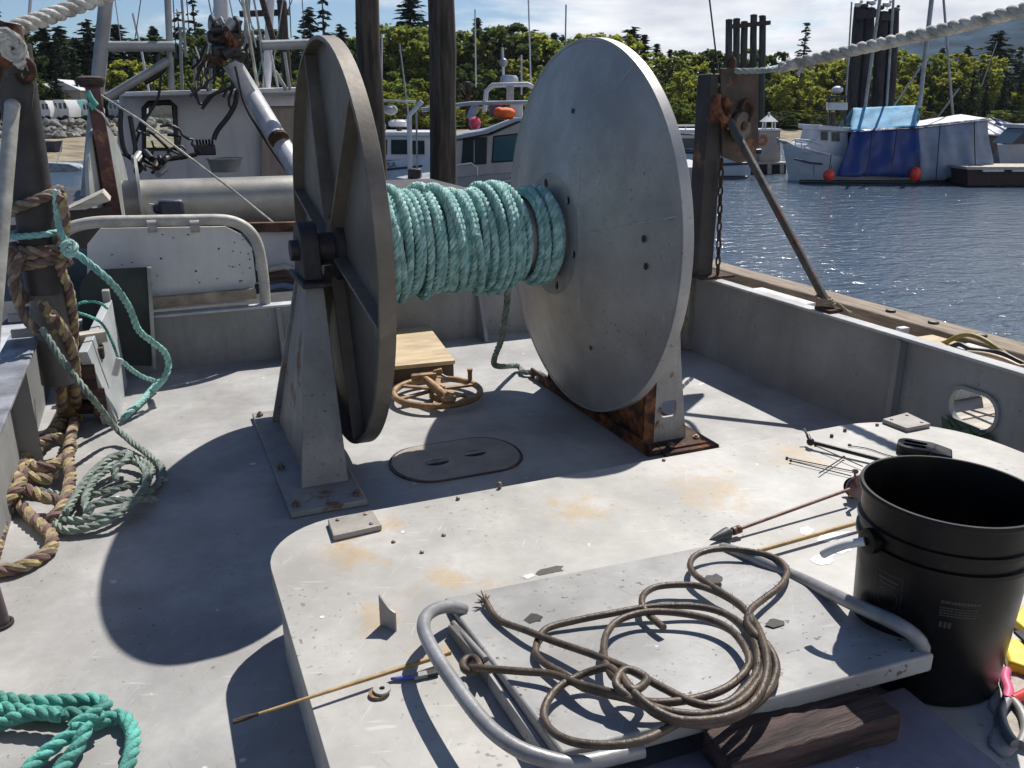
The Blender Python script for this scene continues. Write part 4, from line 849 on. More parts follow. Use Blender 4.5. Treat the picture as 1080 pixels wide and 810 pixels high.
# hanging strands drop in front of the post and run out along the deck
def hang(q, y0, floor):
    n = len(q); top = [ony(u, v, y0 + .20 * i / n) for i, (u, v) in enumerate(q)]
    return top + dk(floor)
t = thing('striped_rope', (-.3, 3.1, 0), 'thick yellow and purple laid rope hanging from the port post and heaped on the deck', 'rope')
obj('strands', rope_mb([
    hang([(44, 320), (55, 338), (60, 365), (64, 390), (65, 420)], 3.32, [(64, 440), (52, 458, .03), (38, 476, .03), (26, 497, .01), (12, 512), (4, 535), (0, 560), (-8, 590)]),
    hang([(54, 331), (70, 354), (78, 378), (80, 410)], 3.30, [(80, 436), (75, 460, .04), (72, 484, .05), (74, 505, .03), (66, 535, .02), (52, 548, .01)]),
    hang([(64, 205), (68, 235), (66, 262), (64, 285), (72, 305), (76, 330), (77, 355)], 3.30, [(74, 432), (60, 452, .02), (36, 470, .02), (30, 487, .03), (44, 497, .02), (62, 499, .01)])
    ], .0195, 3, pitch=.095, div=12), BIGY, t, fixn=False)
obj('floor_bights', rope_mb([dk([(6, 508, .02), (18, 528, .01), (36, 548), (52, 562), (54, 577), (40, 589), (18, 599), (-6, 602), (-30, 600)]),
    dk([(14, 486, .02), (40, 492, .05), (62, 488, .04), (76, 470, .03), (60, 462, .05), (36, 470, .05), (24, 488, .04), (30, 502, .04), (56, 506, .02)]),
    dk([(4, 520, .03), (22, 514, .05), (44, 524, .03), (62, 528, .02), (66, 540, .0)]), dk([(-6, 516), (8, 500, .02), (22, 508, .06), (10, 524, .05), (-4, 540, .02)])], .019, 3, pitch=.095, div=12), BIGY, t, fixn=False)
obj('pale_end', MB().ball(onz(33, 466, .03), .030, 8, (1.2, 1, .9)), mat('whipped_end', (.55, .46, .38), .8), t)
pp = [ony(u, v, 3.60) for u, v in ((62, 318), (80, 318), (88, 447), (68, 450))]
tag(obj('stained_board', MB().prism([tuple(p) for p in reversed(pp)], (0, .02, 0)), mat('yellow_stained_board', (.36, .27, .10), .8, 0, .3, 6, rust=.4, rust_col=(.16, .10, .04), stretch=(6, 1, 1)), None, .003), 'yellow-brown stained board standing upright behind the hanging striped rope', 'board')
# teal rope on the post and its run to the deck
t = thing('teal_rope', PB, 'teal rope tied round the port post and looping down to the deck', 'rope')
kz = ony(73, 262, 3.30)
obj('turn', rope_mb([ring_path(zp(247), .084, .004, 1.0, 0)], .012, 1, sides=5), TEAL, t, fixn=False)
obj('knot', rope_mb([[kz + Vector((.02 * math.cos(a), .012 * math.sin(2 * a), .022 * math.sin(a))) for a in [i * .55 for i in range(14)]], wp([(59, 200), (60, 222), (64, 244), (72, 260)], 3.31)], .012, 1, sides=5), PALETEAL, t, fixn=False)
run = wp([(72, 262), (89, 274), (112, 293)], 3.34) + [ony(127, 310, 3.42), ony(138, 328, 3.5), ony(146, 348, 3.55), ony(161, 361, 3.62), ony(173, 371, 3.68), ony(178, 385, 3.72), ony(173, 399, 3.70)] + dk([(160, 413, .01), (146, 426), (134, 437), (130, 441), (136, 436), (148, 424), (160, 411, .01), (168, 401, .03)])
obj('run', rope_mb([run], .0135, 1, sides=6), TEAL, t, fixn=False)
obj('toggle_line', rope_mb([[ony(122, 393, 3.52), ony(126, 380, 3.53), ony(140, 391, 3.60), ony(152, 398, 3.64), ony(164, 402, 3.68)]], .010, 1, sides=5), TEAL, t, fixn=False)
obj('toggle', MB().tube([ony(121, 396, 3.51), ony(126, 378, 3.52)], .013, 10), CLEARP, t)
for q, y, lab in (([(78, 327), (84, 320), (95, 318), (106, 320), (114, 326)], 3.75, 'thin bright green line arching behind the leaning grey board'), ([(82, 330), (95, 334), (108, 342), (118, 360), (126, 382)], 3.6, 'thin green line hanging down the face of the leaning grey board')):
    tag(obj('becket', rope_mb([wp(q, y)], .006, 1, sides=4), TEALB, None, fixn=False), lab, 'line')
# grey-green coil
t = thing('grey_green_rope', onz(110, 510, 0), 'grey-green rope slanting from the port post into a loose coil on the deck', 'rope')
slant = [ony(44, 346, 3.28), ony(59, 370, 3.24), ony(77, 395, 3.20), ony(98, 421, 3.16)] + dk([(120, 449, .05), (139, 466, .01), (161, 483), (171, 494), (168, 508), (156, 522)])
obj('run', rope_mb([slant], .0125, 1, sides=5), GREYGRN, t, fixn=False)
obj('coil', rope_mb([dk([(11, 494, .05), (16, 506, .03), (30, 514, .01), (58, 521), (89, 523, .01), (133, 513, .02), (156, 504, .02), (160, 495, .02), (150, 486, .02), (132, 482, .02), (116, 484, .02), (98, 498, .02), (80, 522, .02), (66, 542, .01), (72, 549, .01), (95, 547, .02), (120, 540, .02), (142, 526, .02), (158, 506, .03)]),
    dk([(56, 546), (62, 556), (76, 560), (104, 553, .01), (126, 541, .03), (144, 528, .03), (154, 510, .04), (152, 494, .04), (138, 486, .04), (120, 492, .04), (104, 502, .04), (96, 512, .04), (90, 526, .03), (92, 540, .02)]),
    dk([(164, 527), (146, 527, .02), (118, 528, .04), (98, 533, .04), (92, 543, .02)]), dk([(100, 500, .05), (112, 486, .06), (124, 480, .06), (136, 478, .05), (134, 484, .07), (122, 494, .06), (122, 508, .03)]), dk([(70, 540, .03), (84, 516, .04), (100, 496, .05), (118, 482, .05), (130, 480, .04)])], .0125, 1, sides=5), GREYGRN, t, fixn=False)
# bright teal rope, bottom left
t = thing('bright_teal_rope', onz(70, 760, 0), 'bright teal rope lying in loops on the deck in the near left corner', 'rope')
near_loops = [dk([(-60, 728), (-20, 733), (0, 736), (28, 740), (71, 739), (99, 738), (111, 743), (105, 751), (71, 753), (28, 750), (0, 747), (-40, 742)]),
    dk([(-40, 776), (0, 764), (17, 757, .01), (42, 752, .02), (66, 755, .02)]), dk([(96, 764, .0), (108, 761), (122, 755), (133, 759), (140, 773), (139, 790), (133, 812), (120, 840)]),
    dk([(106, 753, .02), (85, 768, .02), (57, 787, .01), (34, 807), (10, 835)]), dk([(92, 764, .03), (80, 790, .01), (65, 809), (40, 850)]), dk([(76, 768, .025), (92, 758, .03), (108, 752, .03)])]
obj('loops', rope_mb(near_loops, .0145, 1, sides=10, div=15, pitch=.085), TEALB, t, fixn=False)
o = obj('fibres', fuzz(near_loops, .0145, 260), TEALB, t, fixn=False); o['kind'] = 'stuff'
# leaning board
bn0, bf0 = Vector((-.217, 3.50, .002)), Vector((-.182, 4.03, .002)); bn1, bf1 = ony(92, 371, 3.46), ony(118, 316, 4.03)
o6 = Vector((-.055, .0, -.0))
t = thing('leaning_board', bn0, 'thick grey painted board leaning on edge beside the port post', 'board')
obj('board', MB().hexa([bn0 + o6, bn0, bf0, bf0 + o6, bn1 + o6 * .6, bn1, bf1, bf1 + o6 * .6]), mat('board_paint', (.40, .42, .43), .6, 0, .15, 5, rust=.1, streak=.2), t, .003)
for f in (.33, .66):
    a = bn0 + (bn1 - bn0) * f; obj('batten', MB().box(a + Vector((-.03, -.006, 0)), (.05, .012, .11)), WOODD, t, .002)
a = bf1; obj('cleat', MB().box(a + Vector((-.02, .0, .02)), (.03, .05, .05)), GALV, t, .003)
t = thing('scrap_stack', (-.34, 3.75, .0), 'stack of broken timber offcuts behind the leaning board', 'timber')
for i in range(6): obj('offcut', MB().box((-.33 + .012 * i, 3.62 + .03 * (i % 2), .05 + .055 * i), (.10, .06, .045), Matrix.Rotation(.3 * (i % 3 - 1), 3, 'Z')), DOCKW if i % 2 else WOODD, t, .003)
# white board in a pipe frame
t = thing('board_in_frame', (.08, 4.24, .274), 'weathered white board in a bent pipe frame above the far wall', 'gate')
Y = 4.235; fp = smooth_path(wp([(62, 262), (66, 247), (78, 239), (105, 234), (150, 233), (200, 232), (236, 232), (254, 237), (266, 247), (273, 262), (277, 285), (279, 305), (280, 323)], Y), .015)
obj('pipe_frame', MB().tube(fp, .026, 14), mat('chalky_pipe', (.50, .48, .44), .6, .1, .2, 12, rust=.25, rust_scale=14), t)
obj('panel', MB().prism([tuple(p) for p in reversed(wp([(92, 290), (92, 258), (106, 241), (238, 239), (254, 247), (266, 262), (270, 296), (264, 318), (160, 327), (100, 320)], Y + .012))], (0, .014, 0)), WHITEP, t)
obj('bottom_rail', MB().beam(ony(160, 319, Y - .012), ony(270, 309, Y - .012), .03, .05), mat('brown_rail', (.34, .29, .23), .7, 0, .3, 10, rust=.3), t, .004)
rn = random.Random(6); sp = MB()
for k in range(34):
    u, v = (rn.uniform(245, 268), rn.uniform(245, 300)) if k % 2 else (rn.uniform(110, 260), rn.uniform(242, 305)); sp.box(ony(u, v, Y + .0112), (rn.uniform(.003, .011), .002, rn.uniform(.003, .008)))
o = obj('flaked_spot', sp, DARKST, t); o['kind'] = 'stuff'
for q in (wp([(160, 236), (160, 228)], Y - .02), wp([(205, 236), (205, 228)], Y - .02)): obj('clamp', MB().tube([q[0] + Vector((-.02, 0, -.01)), q[0] + Vector((.02, 0, -.01))], .029, 12), GALV, t)
t = thing('dark_plate', (-.15, 4.12, 0), 'dark green-black steel plate standing against the far wall under the white board', 'plate')
obj('plate', MB().prism([tuple(p) for p in reversed(wp([(90, 384), (84, 302), (95, 285), (155, 282), (160, 386)], 4.14))], (0, .01, 0)), mat('green_black_steel', (.035, .045, .042), .6, .1, .3, 6, rust=.2), t)
obj('edge_bar', MB().beam(ony(157, 281, 4.12), ony(163, 388, 4.12), .018, .05, up=Vector((0, 1, 0))), GALV, t, .002)

# ------------------------------------------------------------------ water, land
def water():
    m = bpy.data.materials.new('sea_water'); m.use_nodes = True; nt = m.node_tree; N = nt.nodes; L = nt.links; bs = N['Principled BSDF']
    bs.inputs['Base Color'].default_value = (0.055, 0.085, 0.125, 1); bs.inputs['Roughness'].default_value = 0.14; bs.inputs['IOR'].default_value = 1.33
    tc = N.new('ShaderNodeTexCoord')
    def wv(scale, st, rot):
        mp = N.new('ShaderNodeMapping'); mp.inputs['Scale'].default_value = st; mp.inputs['Rotation'].default_value = (0, 0, rot)
        L.new(tc.outputs['Object'], mp.inputs[0]); n = N.new('ShaderNodeTexNoise'); n.inputs['Scale'].default_value = scale; n.inputs['Detail'].default_value = 4; n.inputs['Distortion'].default_value = .3
        L.new(mp.outputs[0], n.inputs['Vector']); return n.outputs['Fac']
    a = wv(2.3, (.6, 1.35, 1), .35); b = wv(7.5, (.7, 1.3, 1), .6)
    mm = N.new('ShaderNodeMath'); mm.operation = 'MULTIPLY_ADD'; mm.inputs[1].default_value = .34; L.new(b, mm.inputs[0]); L.new(a, mm.inputs[2])
    bp = N.new('ShaderNodeBump'); bp.inputs['Strength'].default_value = 1.0; bp.inputs['Distance'].default_value = 0.10
    L.new(mm.outputs[0], bp.inputs['Height']); L.new(bp.outputs[0], bs.inputs['Normal'])
    return m
SEA = water()
struct(obj('water', MB().add([(-600, -300, WATER), (1500, -300, WATER), (1500, 2500, WATER), (-600, 2500, WATER)], [(0, 1, 2, 3)]), SEA))
# shore: distance ahead of the waterline along the view, by photo column
SH = [(-900, 30), (-300, 36), (0, 41), (60, 42), (130, 46), (300, 58), (540, 68), (830, 66), (1000, 70), (1200, 76), (1900, 90)]
def shore(u):
    for (a, da), (b, db) in zip(SH, SH[1:]):
        if u <= b: return da + (db - da) * max(0, (u - a)) / (b - a)
    return SH[-1][1]
def ground_at(u, D):                       # level of the land D metres ahead in column u
    d = D - shore(u)
    if u < 330: prof = [(0, WATER - .25), (3, WATER + .05), (17, WATER + .75), (18.5, WATER + 1.55), (30, WATER + 1.7), (60, WATER + 2.5), (140, WATER + 5)]
    else: prof = [(0, WATER - .25), (2, WATER + .1), (9, WATER + .7), (22, WATER + 1.5), (60, WATER + 3), (140, WATER + 6)]
    if d <= 0: return WATER - .3
    for (a, za), (b, zb) in zip(prof, prof[1:]):
        if d <= b: return za + (zb - za) * (d - a) / (b - a)
    return prof[-1][1]
def col_dir(u):                            # horizontal direction of photo column u at the horizon
    d = ray(u, HY); d = Vector((d.x, d.y, 0)); return d / d.dot(FH)
def land(u, D, z=None): p = CAM + col_dir(u) * D; p.z = ground_at(u, D) if z is None else z; return p
us = list(range(-900, 1901, 35)); ds = [-.5, 0, 1.5, 3, 6, 10, 14, 17, 17.8, 18.6, 22, 30, 45, 60, 90, 140, 220]
vs = []; fs = []; rn = random.Random(12)
for u in us:
    for d in ds:
        p = land(u, shore(u) + d); p.z += rn.uniform(-.08, .08) * (d > 1) ; vs.append(p)
n = len(ds)
for i in range(len(us) - 1):
    for j in range(n - 1): fs.append((i * n + j, (i + 1) * n + j, (i + 1) * n + j + 1, i * n + j + 1))
struct(obj('shore', MB().add(vs, fs), mat('beach_gravel', (0.30, 0.255, 0.18), .9, 0, .3, .7, spec=0.1, rust=.35, rust_col=(.10, .10, .06), rust_scale=.35, bump=.6, bump_scale=6), None, ang=80))
vs = []; fs = []; fd = [19.2, 24, 32, 45, 60, 90, 140, 220]; rn = random.Random(13)
for u in us:
    for d in fd:
        d2 = d if u < 330 else d - 9; p = land(u, shore(u) + d2); p.z += .12 + rn.uniform(0, .25); vs.append(p)
n = len(fd)
for i in range(len(us) - 1):
    for j in range(n - 1): fs.append((i * n + j, (i + 1) * n + j, (i + 1) * n + j + 1, i * n + j + 1))
struct(obj('forest_floor', MB().add(vs, fs), mat('undergrowth', (0.05, 0.07, 0.025), .95, 0, .5, 1.2, spec=0, bump=1.0, bump_scale=8), None, ang=80))
# distant forested hill, its colour tinted blue to stand in for haze
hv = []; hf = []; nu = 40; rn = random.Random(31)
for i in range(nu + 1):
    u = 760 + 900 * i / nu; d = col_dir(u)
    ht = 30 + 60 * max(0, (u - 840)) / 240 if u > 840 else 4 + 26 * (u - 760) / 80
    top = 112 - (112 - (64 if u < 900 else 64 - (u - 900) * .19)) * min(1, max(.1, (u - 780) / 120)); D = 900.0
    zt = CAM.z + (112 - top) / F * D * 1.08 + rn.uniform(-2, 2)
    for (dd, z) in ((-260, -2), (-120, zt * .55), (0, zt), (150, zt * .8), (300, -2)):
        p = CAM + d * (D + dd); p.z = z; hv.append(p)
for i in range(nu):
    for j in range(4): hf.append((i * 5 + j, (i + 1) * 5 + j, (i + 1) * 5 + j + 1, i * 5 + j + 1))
struct(obj('hill', MB().add(hv, hf), mat('haze_tinted_hill', (0.045, 0.075, 0.11), .95, 0, .35, .03, bump=1.0, bump_scale=.2, spec=0), None, ang=80))

# ------------------------------------------------------------------ trees
def leafmat(n, c, tr): return mat(n, c, .6, 0, .35, 1.5, transl=tr, bump=0, spec=.05)
LC = [leafmat('dark_needles', (.038, .060, .030), .3), leafmat('blue_needles', (.045, .070, .045), .3), leafmat('yellow_green_leaves', (.38, .40, .07), .6), leafmat('mid_green_leaves', (.25, .31, .06), .58), leafmat('deep_green_leaves', (.10, .14, .04), .5)]
BARK = mat('bark', (.09, .065, .05), .9, 0, .3, 8, bump=.5)
def card(mb, c, sx, sy, rn, droop=None):
    a = Vector((rn.gauss(0, 1), rn.gauss(0, 1), rn.gauss(0, .7))).normalized() if droop is None else droop
    b = a.cross(Vector((rn.gauss(0, 1), rn.gauss(0, 1), rn.gauss(0, 1)))).normalized()
    mb.add([c - a * sx - b * sy * .5, c - b * sy + a * sx * .2, c + a * sx, c + b * sy], [(0, 1, 2, 3)])
def conifer(seed, slim, sparse=1.0):
    rn = random.Random(seed); cr = MB(); tk = MB(); H = 10.0
    tk.tube([(0, 0, -.4), (.03, 0, H * .3), (.0, .04, H * .65), (0, 0, H * .99)], [.20, .16, .09, .015], 7)
    z = H * .07
    while z < H * .985:
        f = z / H; Rr = slim * ((1 - f) ** .75) * rn.uniform(.65, 1.2) + .10
        nb = max(3, int((6 + 3 * rn.random()) * sparse))
        for k in range(nb):
            a = rn.uniform(0, 2 * math.pi); L = Rr * rn.uniform(.55, 1.15)
            d = Vector((math.cos(a), math.sin(a), -.18 + .35 * f)); base = Vector((0, 0, z + rn.uniform(-.3, .3)))
            tk.tube([base, base + d * L * .8], [.03 * (1 - f) + .012, .006], 3, cap=False)
            m = max(3, int(L / .16))
            for j in range(m):
                g = (j + rn.uniform(.2, .9)) / m; p = base + d * L * g + Vector((rn.gauss(0, .06), rn.gauss(0, .06), -.10 * g * L - rn.uniform(0, .12)))
                dd = (d + Vector((rn.gauss(0, .5), rn.gauss(0, .5), -.35 + rn.gauss(0, .25)))).normalized()
                card(cr, p, rn.uniform(.18, .36), rn.uniform(.08, .15), rn, dd)
        z += H * rn.uniform(.018, .032) / max(.6, sparse)
    return cr, tk
def broadleaf(seed, wide, clumps, base=.18):
    rn = random.Random(seed); cr = MB(); tk = MB(); H = 8.0
    tk.tube([(0, 0, -.4), (rn.uniform(-.1, .1), 0, H * .25), (rn.uniform(-.2, .2), .1, H * .6)], [.17, .13, .05], 7)
    for k in range(clumps):
        f = rn.uniform(base, 1); w = wide * math.sin(math.pi * min(1, (f - base * .5) / (1.12 - base * .5))) ** .6
        a = rn.uniform(0, 2 * math.pi); q = math.sqrt(rn.uniform(.12, 1)); c = Vector((w * q * math.cos(a), w * q * math.sin(a), H * (f * .94)))
        tk.tube([(0, 0, max(.4, c.z * .55)), c * .6 + Vector((0, 0, c.z * .25)), c], [.05, .03, .01], 3, cap=False)
        r = rn.uniform(.35, .75) * (1.15 - .5 * f)
        for j in range(int(34 + 30 * r)):
            v = Vector((rn.gauss(0, 1), rn.gauss(0, 1), rn.gauss(0, .8))); v = v.normalized() * r * rn.uniform(.35, 1.05)
            card(cr, c + v, rn.uniform(.13, .25), rn.uniform(.09, .16), rn)
    return cr, tk
PROTO = {}
def proto(kind, i):
    key = (kind, i)
    if key in PROTO: return PROTO[key]
    if kind == 'fir': cr, tk = conifer(10 + i, (1.7, 2.2, 2.7)[i % 3]); ms = LC[i % 2]
    elif kind == 'snag': cr, tk = conifer(40 + i, 1.5, .55); ms = LC[0]
    else: cr, tk = broadleaf(70 + i, (2.5, 3.1, 2.2, 3.5)[i % 4], (60, 74, 54, 84)[i % 4], .06); ms = {'yellow': LC[2], 'green': LC[3], 'dark': LC[4]}[kind]
    out = []
    for nm, b, m in (('crown', cr, ms), ('trunk', tk, BARK)):
        me = bpy.data.meshes.new('%s_%s' % (kind, nm)); me.from_pydata(b.v, [], b.f); me.materials.append(m); out.append(me)
    PROTO[key] = out; return out
KN = {'fir': ('conifer', 'dark pointed conifer'), 'snag': ('conifer', 'thin gappy conifer'), 'yellow': ('broadleaf_tree', 'sunlit yellow-green broadleaf tree'), 'green': ('broadleaf_tree', 'mid-green broadleaf tree'), 'dark': ('broadleaf_tree', 'deep green broadleaf tree')}
def where(u):
    for lim, w in ((105, 'above the shore trailers'), (300, 'behind the trawler gallows'), (460, 'between the wooden pilings'), (560, 'behind the silver boat'), (735, 'above the right flange'), (870, 'behind the beige hut'), (985, 'behind the tarped boat'), (3000, 'at the right edge')):
        if u < lim: return w
NT = 0; TREES = {}
def tree(kind, u, top, D, wide=1.0, rn=random.Random(99), size=''):
    global NT
    base = land(u, D); zt = B(u, top, D).z; Hn = 10.0 if kind in ('fir', 'snag') else 7.8
    s = (zt - base.z) / Hn
    if s <= .05: return
    NT += 1
    nm, lab = KN[kind]; i = rn.randrange(3 if kind in ('fir', 'snag') else 4)
    r = bpy.data.objects.new(nm, None); COL.objects.link(r); r.location = base; r.rotation_euler = (0, 0, rn.uniform(0, 6.28))
    sx = s * wide if kind in ('fir', 'snag') else max(s, .45) * wide; r.scale = (sx, sx, s)
    lbl = '%s%s %s' % (size, lab, where(u)); tag(r, lbl, 'tree', lbl); TREES.setdefault(lbl, []).append((u, r))
    for n_, me in zip(('crown', 'trunk'), proto(kind, i)):
        o = bpy.data.objects.new(n_, me); COL.objects.link(o); o.parent = r
# skyline trees, named by the column and height at which they stand
sky = [('fir', -25, 20), ('fir', 4, -4), ('fir', 40, 28), ('fir', 58, 22), ('fir', 74, 27), ('fir', 90, 40), ('fir', 104, 20), ('fir', 118, 24), ('fir', 133, 24), ('fir', 147, 40), ('fir', 157, 38), ('fir', 170, 30), ('fir', 183, 44), ('snag', 214, -8), ('snag', 198, 8), ('fir', 232, 36), ('fir', 252, 44), ('fir', 270, 40), ('fir', 292, 42), ('fir', 312, 44), ('fir', 332, 8), ('snag', 347, -12), ('fir', 364, 26),
       ('fir', 408, 40), ('fir', 420, 34), ('fir', 436, -6), ('fir', 450, 20), ('fir', 504, 12), ('fir', 532, 22), ('fir', 540, 28), ('fir', 562, 26), ('fir', 583, 28), ('fir', 592, 32), ('fir', 612, 40), ('fir', 636, 42), ('fir', 664, 23), ('fir', 676, 30), ('fir', 690, 40), ('fir', 704, 46), ('fir', 742, 46), ('fir', 757, 58), ('snag', 842, 25), ('fir', 862, 50), ('fir', 880, 60), ('fir', 985, 46), ('fir', 1012, 48), ('fir', 1042, 32), ('fir', 1066, 48), ('fir', 1082, 40), ('fir', 1110, 24), ('fir', 1150, 30)]
rt_ = random.Random(5)
for k, u, v in sky: tree(k, u, v + (5 if k == 'fir' and 450 < u < 1000 else 0), shore(u) + rt_.uniform(34, 44), rt_.uniform(1.2, 1.7) * (1.35 if k == 'fir' and u < 190 else 1) * (1.6 if u in (664, 1042, 1110, 436) else 1), rt_, 'tall ')
# the broadleaf canopy, front to back
def canopy(u0, u1, step, tops, d0, d1, kinds, size, wide=(1.0, 1.5)):
    u = u0
    while u < u1:
        k = rt_.choice(kinds); tree(k, u + rt_.uniform(-3, 3), rt_.uniform(*tops), shore(u) + rt_.uniform(d0, d1), rt_.uniform(*wide), rt_, size); u += step * rt_.uniform(.8, 1.25)
canopy(395, 560, 12, (22, 40), 30, 36, ['green', 'yellow', 'green', 'dark'], 'tall ')
canopy(545, 665, 11, (34, 46), 30, 36, ['yellow', 'green', 'yellow'], 'tall ')
canopy(690, 830, 13, (50, 66), 28, 36, ['yellow', 'green', 'yellow', 'dark'], 'tall ')
canopy(845, 1040, 13, (50, 68), 28, 36, ['yellow', 'yellow', 'green', 'yellow'], 'tall ')
canopy(5, 330, 16, (26, 46), 33, 40, ['fir', 'fir', 'dark'], 'broad ', (1.1, 1.5))
canopy(10, 340, 15, (38, 66), 27, 34, ['fir', 'fir', 'dark', 'fir'], '', (.9, 1.3))
canopy(10, 340, 18, (62, 96), 23, 27, ['fir', 'dark', 'fir', 'green'], 'small ', (.9, 1.3))
canopy(120, 230, 26, (60, 80), 24, 28, ['yellow', 'green'], '')
canopy(395, 700, 16, (60, 88), 20, 28, ['dark', 'green', 'yellow', 'fir'], '')
canopy(700, 1120, 15, (70, 98), 18, 27, ['dark', 'green', 'fir', 'yellow', 'fir'], '')
canopy(390, 480, 17, (96, 108), 10, 16, ['yellow', 'green'], 'low ')
canopy(480, 720, 22, (100, 118), 11, 16, ['green', 'yellow', 'dark'], 'low ')
canopy(15, 110, 14, (92, 114), 22, 25, ['fir', 'dark'], 'low ')
canopy(720, 1120, 24, (108, 124), 11, 15, ['dark', 'fir', 'green'], 'low ')
# ------------------------------------------------------------------ stern trawler moored beyond the far wall
CABW = mat('cabin_white', (.52, .53, .56), .5, 0, .12, 1.5, rust=.06, rust_scale=3, streak=.25)
PIPEW = mat('white_pipe', (.62, .62, .64), .45, 0, .12, 6, rust=.12, rust_col=(.2, .06, .03), rust_scale=5)
PIPEG = mat('grey_pipe', (.33, .34, .34), .5, .2, .2, 5, rust=.1, bump=.1)
GLASS = mat('dark_window_glass', (.02, .035, .04), .06, 0, .1, 2, bump=0)
def clear_glass():
    m = bpy.data.materials.new('clear_window_glass'); m.use_nodes = True; N = m.node_tree.nodes; L = m.node_tree.links
    tr = N.new('ShaderNodeBsdfTransparent'); tr.inputs[0].default_value = (.86, .93, .90, 1); gl = N.new('ShaderNodeBsdfGlossy'); gl.inputs['Roughness'].default_value = .03
    mx = N.new('ShaderNodeMixShader'); mx.inputs[0].default_value = .10; L.new(tr.outputs[0], mx.inputs[1]); L.new(gl.outputs[0], mx.inputs[2]); L.new(mx.outputs[0], N['Material Output'].inputs[0]); return m
CLEARG = clear_glass()
TEALG = mat('teal_window_glass', (.03, .10, .12), .06, 0, .2, 1, bump=0)
t = thing('trawler', (.6, 6.5, WATER), 'stern trawler with white cabin and bare net drum moored beyond the far wall', 'boat')
def wy(q, y): return [ony(u, v, y) for u, v in q]
def sub2(o, par): o.parent = par; o.matrix_parent_inverse = Matrix(); return o
# hull and stern
obj('hull', MB().hexa([(-1.1, 4.95, -1.9), (2.9, 4.95, -1.9), (2.9, 14, -1.9), (-.9, 14, -1.9), (-1.35, 4.9, .10), (3.1, 4.9, .10), (3.1, 14, .10), (-1.35, 14, .10)]), mat('dark_hull', (.05, .05, .055), .5), t)
obj('stern_panel', MB().prism([tuple(p) for p in reversed(wy([(270, 285), (270, 243), (345, 240), (350, 300), (300, 300)], 4.86))], (0, .03, 0)), mat('pale_blue_paint', (.40, .42, .48), .5, 0, .15, 4), t)
obj('stern_beam', MB().beam(ony(120, 243, 4.84), ony(345, 238, 4.84), .06, .05), RUST, t)
for i, (q, r, m_) in enumerate(((((283, 284), (300, 281), (315, 286)), .02, GALV), (((281, 292), (300, 289), (318, 294)), .025, WOODD), (((282, 303), (296, 300), (318, 303)), .018, mat('blue_hose', (.10, .14, .28), .4)), (((281, 298), (300, 295), (316, 297)), .014, DARKST))): obj('fender_rail', MB().tube(wy(q, 4.78), r, 10), m_, t)
obj('stern_plank', MB().prism([tuple(p) for p in wy([(68, 222), (108, 203), (116, 212), (90, 221)], 5.0)], (0, .25, 0)), DOCKW, t)
obj('stern_box', MB().hexa([*wy([(66, 262), (125, 262)], 5.1), *wy([(125, 262), (66, 262)], 5.7), *wy([(66, 222), (118, 218)], 5.1), *wy([(118, 218), (66, 222)], 5.7)]), DARKST, t)
# net drum: axle along x, plates at its port end
da, db = ony(131, 214, 5.75), ony(345, 211, 5.75); da.z = db.z = (da.z + db.z) / 2
dr = obj('net_drum', MB().tube([da, db], .150, 40), mat('bare_drum_metal', (.40, .385, .345), .42, .45, .2, 2.5, rust=.08, bump=.1, streak=.2), t)
def drumdisc(u, vt, vb, th, m_, nm, y=5.75):
    a, b = ony(u, vt, y), ony(u, vb, y); r = (a - b).length / 2; c = (a + b) / 2
    sub2(obj(nm, MB().lathe([(0, -th), (r, -th), (r, th), (0, th)], c, (1, 0, 0), 48, False), m_, t), dr)
drumdisc(149, 166, 262, .008, mat('pale_drum_plate', (.45, .45, .42), .5, .2, .15, 3), 'small_plate')
a = ony(108, 130, 5.6); b = ony(128, 245, 5.6)
c_ = ony(117, 212, 5.75); r_ = (ony(117, 131, 5.75) - c_).length
sub2(obj('large_plate', MB().lathe([(0, -.01), (r_, -.01), (r_, .01), (0, .01)], c_, (1, -.22, 0), 56, False), mat('greenish_plate', (.42, .44, .42), .5, .2, .2, 4, streak=.4), t), dr)
obj('drum_post', MB().beam(ony(97, 88, 5.55), ony(127, 262, 5.55), .075, .08, up=Vector((0, 1, 0))), mat('dark_red_paint', (.10, .035, .035), .55, 0, .3, 8, rust=.4, rust_col=(.15, .06, .03)), t, .004)
obj('post_cap', MB().lathe([(.06, -.03), (.075, 0), (.075, .02), (.04, .03)], ony(96, 86, 5.55), (0, 0, 1), 18), WOODD, t)
for q in (((161, 215), (161, 262)), ((172, 216), (172, 262))): obj('drum_leg', MB().beam(ony(*q[0], 5.5), ony(*q[1], 5.5), .035, .02, up=Vector((0, 1, 0))), PIPEW, t)
obj('drum_motor', MB().box(ony(181, 222, 5.45), (.14, .12, .13)).box(ony(166, 220, 5.46), (.05, .06, .06)), mat('blue_black_motor', (.03, .04, .07), .4), t, .02)
